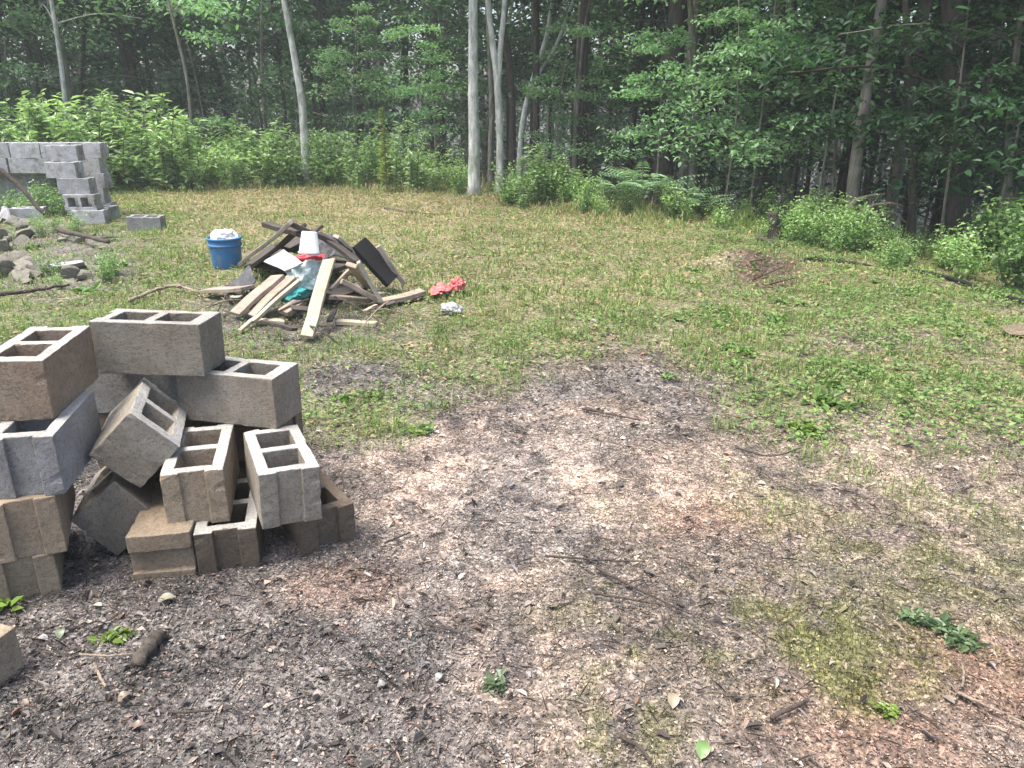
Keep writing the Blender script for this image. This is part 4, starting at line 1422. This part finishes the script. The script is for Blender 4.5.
def tree(path, r0, mat, seed, greens, crown_from=2.6, crown_to=11, limbs=16, leaf=.13, per=170, reach=1.9, low=0, name="forest_tree", lowleaf=.1, forks=None, base=None, rtop=.35):
    """tree > trunk (limbs in it), crown; path is in local coordinates from the foot"""
    rng = np.random.default_rng(seed)
    root = empty(name)
    tb, cb = MB(), MB()
    P = spline(path, 26)
    rr = r0 * np.interp(np.linspace(0, 1, len(P)), [0, .03, .1, 1], [1.5, 1.15, 1, rtop])
    tube(tb, P, rr, 10, wob=.1, rng=rng)
    for fk in (forks or []):
        F_ = spline(fk[0], 20)
        tube(tb, F_, fk[1] * np.linspace(1, .45, len(F_)), 9, wob=.1, rng=rng)
    zmax = P[-1, 2]
    allp = [P] + [spline(fk[0], 20) for fk in (forks or [])]
    for k in range(limbs + low):
        is_low = k >= limbs
        src = allp[rng.integers(0, len(allp))] if not is_low else P
        z = rng.uniform(crown_from, min(crown_to, zmax * .97)) if not is_low else rng.uniform(.9, crown_from)
        i = int(np.argmin(abs(src[:, 2] - z)))
        p = src[i]
        az = rng.uniform(0, 6.28)
        f = (z - crown_from) / max(.5, crown_to - crown_from)
        L = reach * (1.05 - .55 * max(f, 0)) * rng.uniform(.6, 1.15) * (.75 if is_low else 1)
        d = np.array([math.cos(az), math.sin(az), rng.uniform(.05, .5) if not is_low else rng.uniform(-.05, .25)])
        B = spline([p, p + d * L * .5 + [0, 0, .08], p + d * L * [1, 1, .55]], 9)
        tube(tb, B, np.linspace(r0 * .28 if not is_low else r0 * .15, .006, len(B)), 5, rng=rng)
        pts = B[3:]
        side = unit(np.cross(d, [0, 0, 1]))
        extra = np.concatenate([pts + side * L * .22, pts - side * L * .22, pts])
        layer_leaves(cb, rng, extra, int(per * (1.0 if is_low else .7)), leaf if not is_low else lowleaf, greens[0], greens[1], .16 * L, .45)
    tb.obj("trunk", mat, root, True)
    if cb.n:
        cb.obj("crown", M['leaf'], root)
    return root


def setroot(o, x, y, label, cat, group=None, rz=0.0, s=1.0):
    o.location = (x, y, float(hz(x, y)) - .06)
    o.rotation_euler = (0, 0, rz)
    o.scale = (s, s, s)
    return tag(o, label, cat, group)


def px_path(base, pts, dist_back=0.0):
    """local path of a trunk seen in the plane through its foot that faces the camera"""
    q = gp(*base)
    d = q[:2] / np.linalg.norm(q[:2])
    q[:2] += d * dist_back
    q[2] = float(hz(q[0], q[1])) - .06
    out = [np.zeros(3)]
    dep = q[1] * cp - (q[2] - CAM_H) * sp
    for (x, y) in pts:
        a, b = (x - 512) / FPX, (384 - y) / FPX
        r = np.array([a, cp + sp * b, cp * b - sp])
        t = q[1] / r[1]
        out.append(np.array([0, 0, CAM_H]) + r * t - q)
    return q, out


def ext(path, top, drift=0.6):
    """carry the trunk on above the picture"""
    a, b = path[-2], path[-1]
    d = (b - a) / max(b[2] - a[2], .1)
    for k in (1, 2, 3):
        h = b[2] + (top - b[2]) * k / 3
        path.append(b + d * (h - b[2]) * drift)
    return path


def sapling_kind(k):
    rg = np.random.default_rng(680 + k)
    H = 4.0 + 1.0 * rg.random()
    pth = [np.array(a) for a in [(0, 0, -.1), tuple(rg.normal(0, .12, 2)) + (H * .5,), tuple(rg.normal(0, .3, 2)) + (H,)]]
    return tree(pth, .026, M['bark_mid'], 690 + k, GREEN_L if k < 3 else GREEN_D, 1.0, H, 26, .10, 135, 1.35, name="edge_sapling")


# trunks at the clearing's edge, one by one
q, p = px_path((474, 196), [(474, 140), (473, 70), (473, 0)])
setroot(tree(ext(p, 14), .098, M['bark_pale'], 501, GREEN_M, 3.6, 13, 18, .14, 190, 2.2), q[0], q[1], "straight pale white-barked trunk, brightest at the clearing edge", "tree")
q, p = px_path((499, 196), [(500, 140), (497, 80), (492, 40), (488, 0)])
fk = px_path((499, 196), [(498, 92), (500, 55), (505, 0)])[1][1:]
setroot(tree(ext(p, 13), .064, M['bark_pale'], 502, GREEN_M, 3.7, 12, 14, .13, 170, 1.9, forks=[(ext(fk, 12), .05)]), q[0], q[1], "pale grey trunk forking into two just right of the straight white trunk", "tree")
q, p = px_path((491, 196), [(491, 150), (492, 110), (490, 60), (487, 0)], .5)
setroot(tree(ext(p, 11), .055, M['bark_mid'], 503, GREEN_M, 3.6, 10, 8, .13, 150, 1.6), q[0], q[1], "thin brownish trunk between the white trunk and the forked one", "tree")
q, p = px_path((519, 185), [(522, 130), (533, 80), (546, 40), (553, 0)], .6)
fk = px_path((519, 185), [(536, 78), (556, 45), (572, 5)], .6)[1][1:]
setroot(tree(ext(p, 11), .062, M['bark_pale'], 504, GREEN_M, 3.6, 10, 10, .13, 150, 1.7, forks=[(ext(fk, 9), .035)]), q[0], q[1], "pale slanting trunk leaning right and splitting in a narrow V", "tree")
q, p = px_path((306, 185), [(305, 150), (302, 105), (294, 55), (284, 0)])
setroot(tree(ext(p, 12, .4), .078, M['bark_pale'], 505, GREEN_M, 3.7, 11, 14, .13, 170, 1.9), q[0], q[1], "pale trunk curving left above the bank of weeds", "tree")
q, p = px_path((70, 185), [(66, 110), (59, 50), (51, 0)], 1.5)
setroot(tree(ext(p, 11, .3), .05, M['bark_pale'], 506, GREEN_L, 3.2, 10, 12, .12, 150, 1.8, low=2), q[0], q[1], "slim pale trunk at far left behind the bank of weeds", "tree")
q, p = px_path((194, 185), [(192, 130), (187, 80), (178, 40), (168, 0)], 1.2)
setroot(tree(ext(p, 9, .2), .036, M['bark_mid'], 507, GREEN_L, 3.1, 8, 9, .12, 140, 1.5, low=2), q[0], q[1], "slim bowed grey sapling trunk rising behind the bank of weeds", "tree")
q, p = px_path((850, 238), [(852, 200), (858, 145), (871, 65), (882, 0)], .3)
setroot(tree(ext(p, 12, .5), .075, M['bark_mid'], 508, GREEN_D, 3.0, 11, 14, .13, 170, 2.0, rtop=.4), q[0], q[1], "grey trunk leaning right with a pale lit side, over arching bare roots", "tree")
q, p = px_path((691, 215), [(693, 170), (697, 110), (694, 60), (690, 0)], .8)
setroot(tree(ext(p, 10, .5), .06, M['bark_mid'], 509, GREEN_L, 3.4, 9, 8, .13, 130, 1.2, low=16, lowleaf=.085), q[0], q[1], "grey trunk among bright broad leaves behind the pale fronds", "tree")
q, p = px_path((581, 195), [(582, 140), (583, 70), (585, 0)], 1.8)
setroot(tree(ext(p, 14), .115, M['bark_dark'], 510, GREEN_D, 3.6, 13, 16, .14, 180, 2.2), q[0], q[1], "thick dark straight trunk right of the slanting V trunk", "tree")
q, p = px_path((577, 190), [(575, 150), (579, 90), (583, 40), (590, 0)], .9)
setroot(tree(ext(p, 9), .036, M['bark_mid'], 519, GREEN_D, 3.2, 8, 8, .12, 120, 1.4), q[0], q[1], "thin greyish stem close beside the thick dark straight trunk", "tree")
q, p = px_path((786, 225), [(786, 160), (789, 100), (790, 50), (791, 0)], 1.2)
setroot(tree(ext(p, 10), .055, M['bark_mid'], 511, GREEN_L, 3.2, 9, 7, .12, 110, 1.2, low=14, lowleaf=.09), q[0], q[1], "thin dim trunk in foliage midway between the bright-leaved tree and the leaning trunk", "tree")
q, p = px_path((958, 255), [(957, 180), (955, 90), (952, 0)], 1.7)
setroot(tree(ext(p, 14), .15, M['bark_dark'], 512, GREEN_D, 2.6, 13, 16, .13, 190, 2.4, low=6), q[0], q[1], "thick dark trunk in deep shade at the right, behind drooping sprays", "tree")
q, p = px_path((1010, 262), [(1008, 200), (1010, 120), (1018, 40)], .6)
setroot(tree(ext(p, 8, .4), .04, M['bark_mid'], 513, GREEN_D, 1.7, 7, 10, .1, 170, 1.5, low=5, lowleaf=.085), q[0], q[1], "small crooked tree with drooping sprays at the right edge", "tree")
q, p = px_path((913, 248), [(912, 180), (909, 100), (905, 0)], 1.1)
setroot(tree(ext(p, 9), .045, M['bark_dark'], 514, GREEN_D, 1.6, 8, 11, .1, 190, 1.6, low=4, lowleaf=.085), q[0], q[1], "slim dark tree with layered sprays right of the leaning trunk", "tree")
q, p = px_path((775, 240), [(774, 224), (773, 212)], .1)
mb = MB(); tube(mb, spline(p, 8), np.linspace(.085, .06, len(spline(p, 8))), 10, wob=.4)
o = mb.obj("tree_stump", M['bark_dark'], smooth=True); o.location = (q[0], q[1], q[2])
tag(o, "short dark rotten stump among the yellow green weeds", "stump")
RG = "arching bare roots under the leaning trunk"
for k, pts in enumerate([[(843, 232), (850, 205), (868, 196), (885, 194)], [(846, 236), (862, 212), (885, 203), (903, 206)], [(842, 235), (846, 214), (858, 200), (872, 198)],
                         [(848, 236), (868, 222), (890, 212), (905, 222)]]):
    base = px_path((848, 240), [])[0]
    PP = [base + v for v in px_path((848, 240), pts)[1][1:]]
    stick("bare_root", PP, (.024, .012), M['stick'], ["topmost pale arching root under the leaning trunk", "long arching root reaching right from the leaning trunk's foot",
          "short arching root hugging the leaning trunk's foot", "lowest arching root drooping back to the ground right of the leaning trunk"][k], "root", RG, 0, 70 + k)

EDGE_S = [sapling_kind(k) for k in range(4)]
for k, (px, py, bk, s, lab) in enumerate([
        (655, 214, .6, .62, "bright broad-leaved sapling standing over the pale fronds"), (722, 222, .5, .62, "bright leafy sapling just right of the grey trunk with broad leaves"),
        (748, 226, .7, .75, "tall light green sapling left of the thin dim trunk"), (812, 238, .7, .72, "light green sapling between the thin dim trunk and the leaning trunk"),
        (830, 240, 1.3, .8, "leafy sapling close behind the leaning trunk's left side"), (938, 258, .5, .6, "sapling with drooping layered sprays right of the arching roots"),
        (985, 262, .4, .66, "layered green sapling in the gap left of the small crooked tree"), (1030, 270, .3, .6, "green sapling cut by the right edge"),
        (556, 205, 1.0, .6, "light sapling behind the bushy weed by the slanting V trunk"), (20, 186, 1.6, .9, "pale green sapling at the far left edge behind the old wall"),
        
(360, 182, 1.6, .8, "green sapling between the curving pale trunk and the white trunk"),
        (425, 185, 1.4, .7, "green sapling a little left of the white trunk")]):
    x, y = at_map(px, py, bk)
    setroot(EDGE_S[k] if k < 4 else copy_tree(EDGE_S[3 if px > 900 else k % 3]), x, y, lab, "sapling", "saplings along the clearing edge", k * 1.3, s)

# forest behind: six kinds built once, copied with their parts
protos = []
for k in range(6):
    rg = np.random.default_rng(600 + k)
    H = 11 + 4 * rg.random()
    pth = [(0, 0, -.1), tuple(rg.normal(0, .12, 2)) + (H * .3,), tuple(rg.normal(0, .3, 2)) + (H * .65,), tuple(rg.normal(0, .5, 2)) + (H,)]
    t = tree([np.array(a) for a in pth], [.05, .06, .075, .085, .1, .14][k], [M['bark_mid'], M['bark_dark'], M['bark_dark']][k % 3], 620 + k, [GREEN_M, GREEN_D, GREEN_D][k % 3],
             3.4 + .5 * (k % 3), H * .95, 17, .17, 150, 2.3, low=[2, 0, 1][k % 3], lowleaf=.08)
    protos.append(t)
saps = []
for k in range(5):
    rg = np.random.default_rng(650 + k)
    H = 3.2 + 1.6 * rg.random()
    pth = [(0, 0, -.1), tuple(rg.normal(0, .1, 2)) + (H * .5,), tuple(rg.normal(0, .25, 2)) + (H,)]
    t = tree([np.array(a) for a in pth], .022, M['bark_mid'], 660 + k, [GREEN_M, GREEN_M, GREEN_D, GREEN_D, GREEN_L][k], .9, H, 20, .1, 95, 1.15, name="understory_sapling")
    saps.append(t)
frng = random.Random(8)
used = set()
taken = []


def forest_copy(plist, idx, x, y, label, cat, group, s):
    src = plist[idx]
    o = src if src.name not in used else copy_tree(src)
    used.add(src.name)
    setroot(o, x, y, label, cat, group, frng.uniform(0, 6.28), s)


n_t = 0
tries = 0
while n_t < 128 and tries < 4000:
    tries += 1
    px = frng.uniform(-160, 1180)
    s = 1.6 + 22 * frng.random() ** 1.15
    if px < 480 and s < 4:
        continue
    dx = (px - 512) / FPX
    # walk out along the sight line until s metres beyond the edge
    yy = 4.0
    while edge_s(dx * (yy * cp + CAM_H * sp), yy) < s and yy < 60:
        yy += .2
    x = dx * (yy * cp + CAM_H * sp)
    if any((x - a) ** 2 + (yy - b) ** 2 < .8 for a, b in taken):
        continue
    taken.append((x, yy))
    deep = s > 9
    side = 'left' if px < 330 else ('mid' if px < 640 else 'right')
    lab = {'left': "slender tree in the hazy left part of the forest", 'mid': "dark slender tree in the forest behind the white and forked trunks",
           'right': "dark tree deep in the shady right part of the forest"}[side]
    grp = {'left': "trees of the left forest", 'mid': "trees of the middle forest", 'right': "trees of the right forest"}[side]
    forest_copy(protos, n_t % 6, x, yy, lab, "tree", grp, frng.uniform(.85, 1.25))
    n_t += 1
n_s = 0
while n_s < 34:
    px = frng.uniform(-120, 1140)
    if px > 330 and frng.random() < .45:
        continue
    s = .9 + 12 * frng.random() ** 1.3
    dx = (px - 512) / FPX
    yy = 4.0
    while edge_s(dx * (yy * cp + CAM_H * sp), yy) < s and yy < 60:
        yy += .2
    x = dx * (yy * cp + CAM_H * sp)
    if px < 480 and s < 3.5:
        continue
    if s < 2.5 and (455 < px < 560 or 280 < px < 325 or 835 < px < 890):
        continue
    side = 'left' if px < 330 else ('mid' if px < 640 else 'right')
    lab = {'left': "leafy sapling under the left forest trees", 'mid': "leafy sapling in the shade behind the white trunk",
           'right': "leafy sapling in the right forest undergrowth"}[side]
    k = n_s % 5 if side != 'right' else (n_s % 5)
    forest_copy(saps, k, x, yy, lab, "sapling", "saplings of the " + {'left': 'left', 'mid': 'middle', 'right': 'right'}[side] + " forest", frng.uniform(.75, 1.25))
    n_s += 1


def distant_woods():
    rng = np.random.default_rng(91)
    mb = MB()
    n = 150000
    px = rng.uniform(-500, 1500, n)
    s = rng.uniform(22, 42, n)
    dx = (px - 512) / FPX
    y = 20 + s
    x = dx * (y * cp + CAM_H * sp)
    z = np.where(rng.random(n) < .35, rng.uniform(-6.2, 1.0, n), -5 + rng.beta(1.1, 1.2, n) * 17)
    dens = vnoise(x, z * 1.3 + y, 2.2, 5, 3)
    k = dens > .33
    x, y, z = x[k], y[k], z[k]
    N = len(x)
    ld = unit(rng.normal(0, 1, (N, 3)) * [1, 1, .5])
    nn = unit(np.array([0, 0, .7]) + rng.normal(0, .5, (N, 3)))
    L = rng.uniform(.18, .42, N)
    leaves(mb, np.stack([x, y, z], 1), ld, nn, L, L * .7, leafcol(rng, N, (.011, .03, .015), (.03, .065, .032)), .12, .2, oval=False)  # leaf colours darkened in place of the shade of a closed canopy
    for k in range(130):
        px_ = rng.uniform(-400, 1400)
        yy = 20 + rng.uniform(18, 40)
        xx = (px_ - 512) / FPX * (yy * cp + CAM_H * sp)
        tube(mb, [(xx, yy, -6.3), (xx + rng.normal(0, .3), yy, 5), (xx + rng.normal(0, .6), yy, 13)], [.2, .16, .08], 6, (.05, .042, .035), 1)
    tag(mb.obj("distant_forest", [M['leaf'], M['bark_dark']]), kind='stuff')


distant_woods()


# ------------------------------------------------------------------ thin summer haze over the whole place
def build_haze():
    hm = bpy.data.materials.new("haze_air")
    hm.use_nodes = True
    nt = hm.node_tree
    for n in list(nt.nodes):
        if n.type != 'OUTPUT_MATERIAL':
            nt.nodes.remove(n)
    pv = nt.nodes.new("ShaderNodeVolumePrincipled")
    pv.inputs['Color'].default_value = (.86, .92, .92, 1)
    pv.inputs['Density'].default_value = HAZE
    nt.links.new(pv.outputs[0], nt.nodes['Material Output'].inputs['Volume'])
    mb = MB()
    v = np.array([(x, y, z) for x in (-75, 75) for y in (-25, 95) for z in (-7.6, 21)], float)
    f = np.array([[0, 1, 3, 2], [4, 6, 7, 5], [0, 4, 5, 1], [2, 3, 7, 6], [0, 2, 6, 4], [1, 5, 7, 3]])
    mb.add(v, f)
    tag(mb.obj("haze", hm), kind='stuff')


HAZE = 0.0024
build_haze()
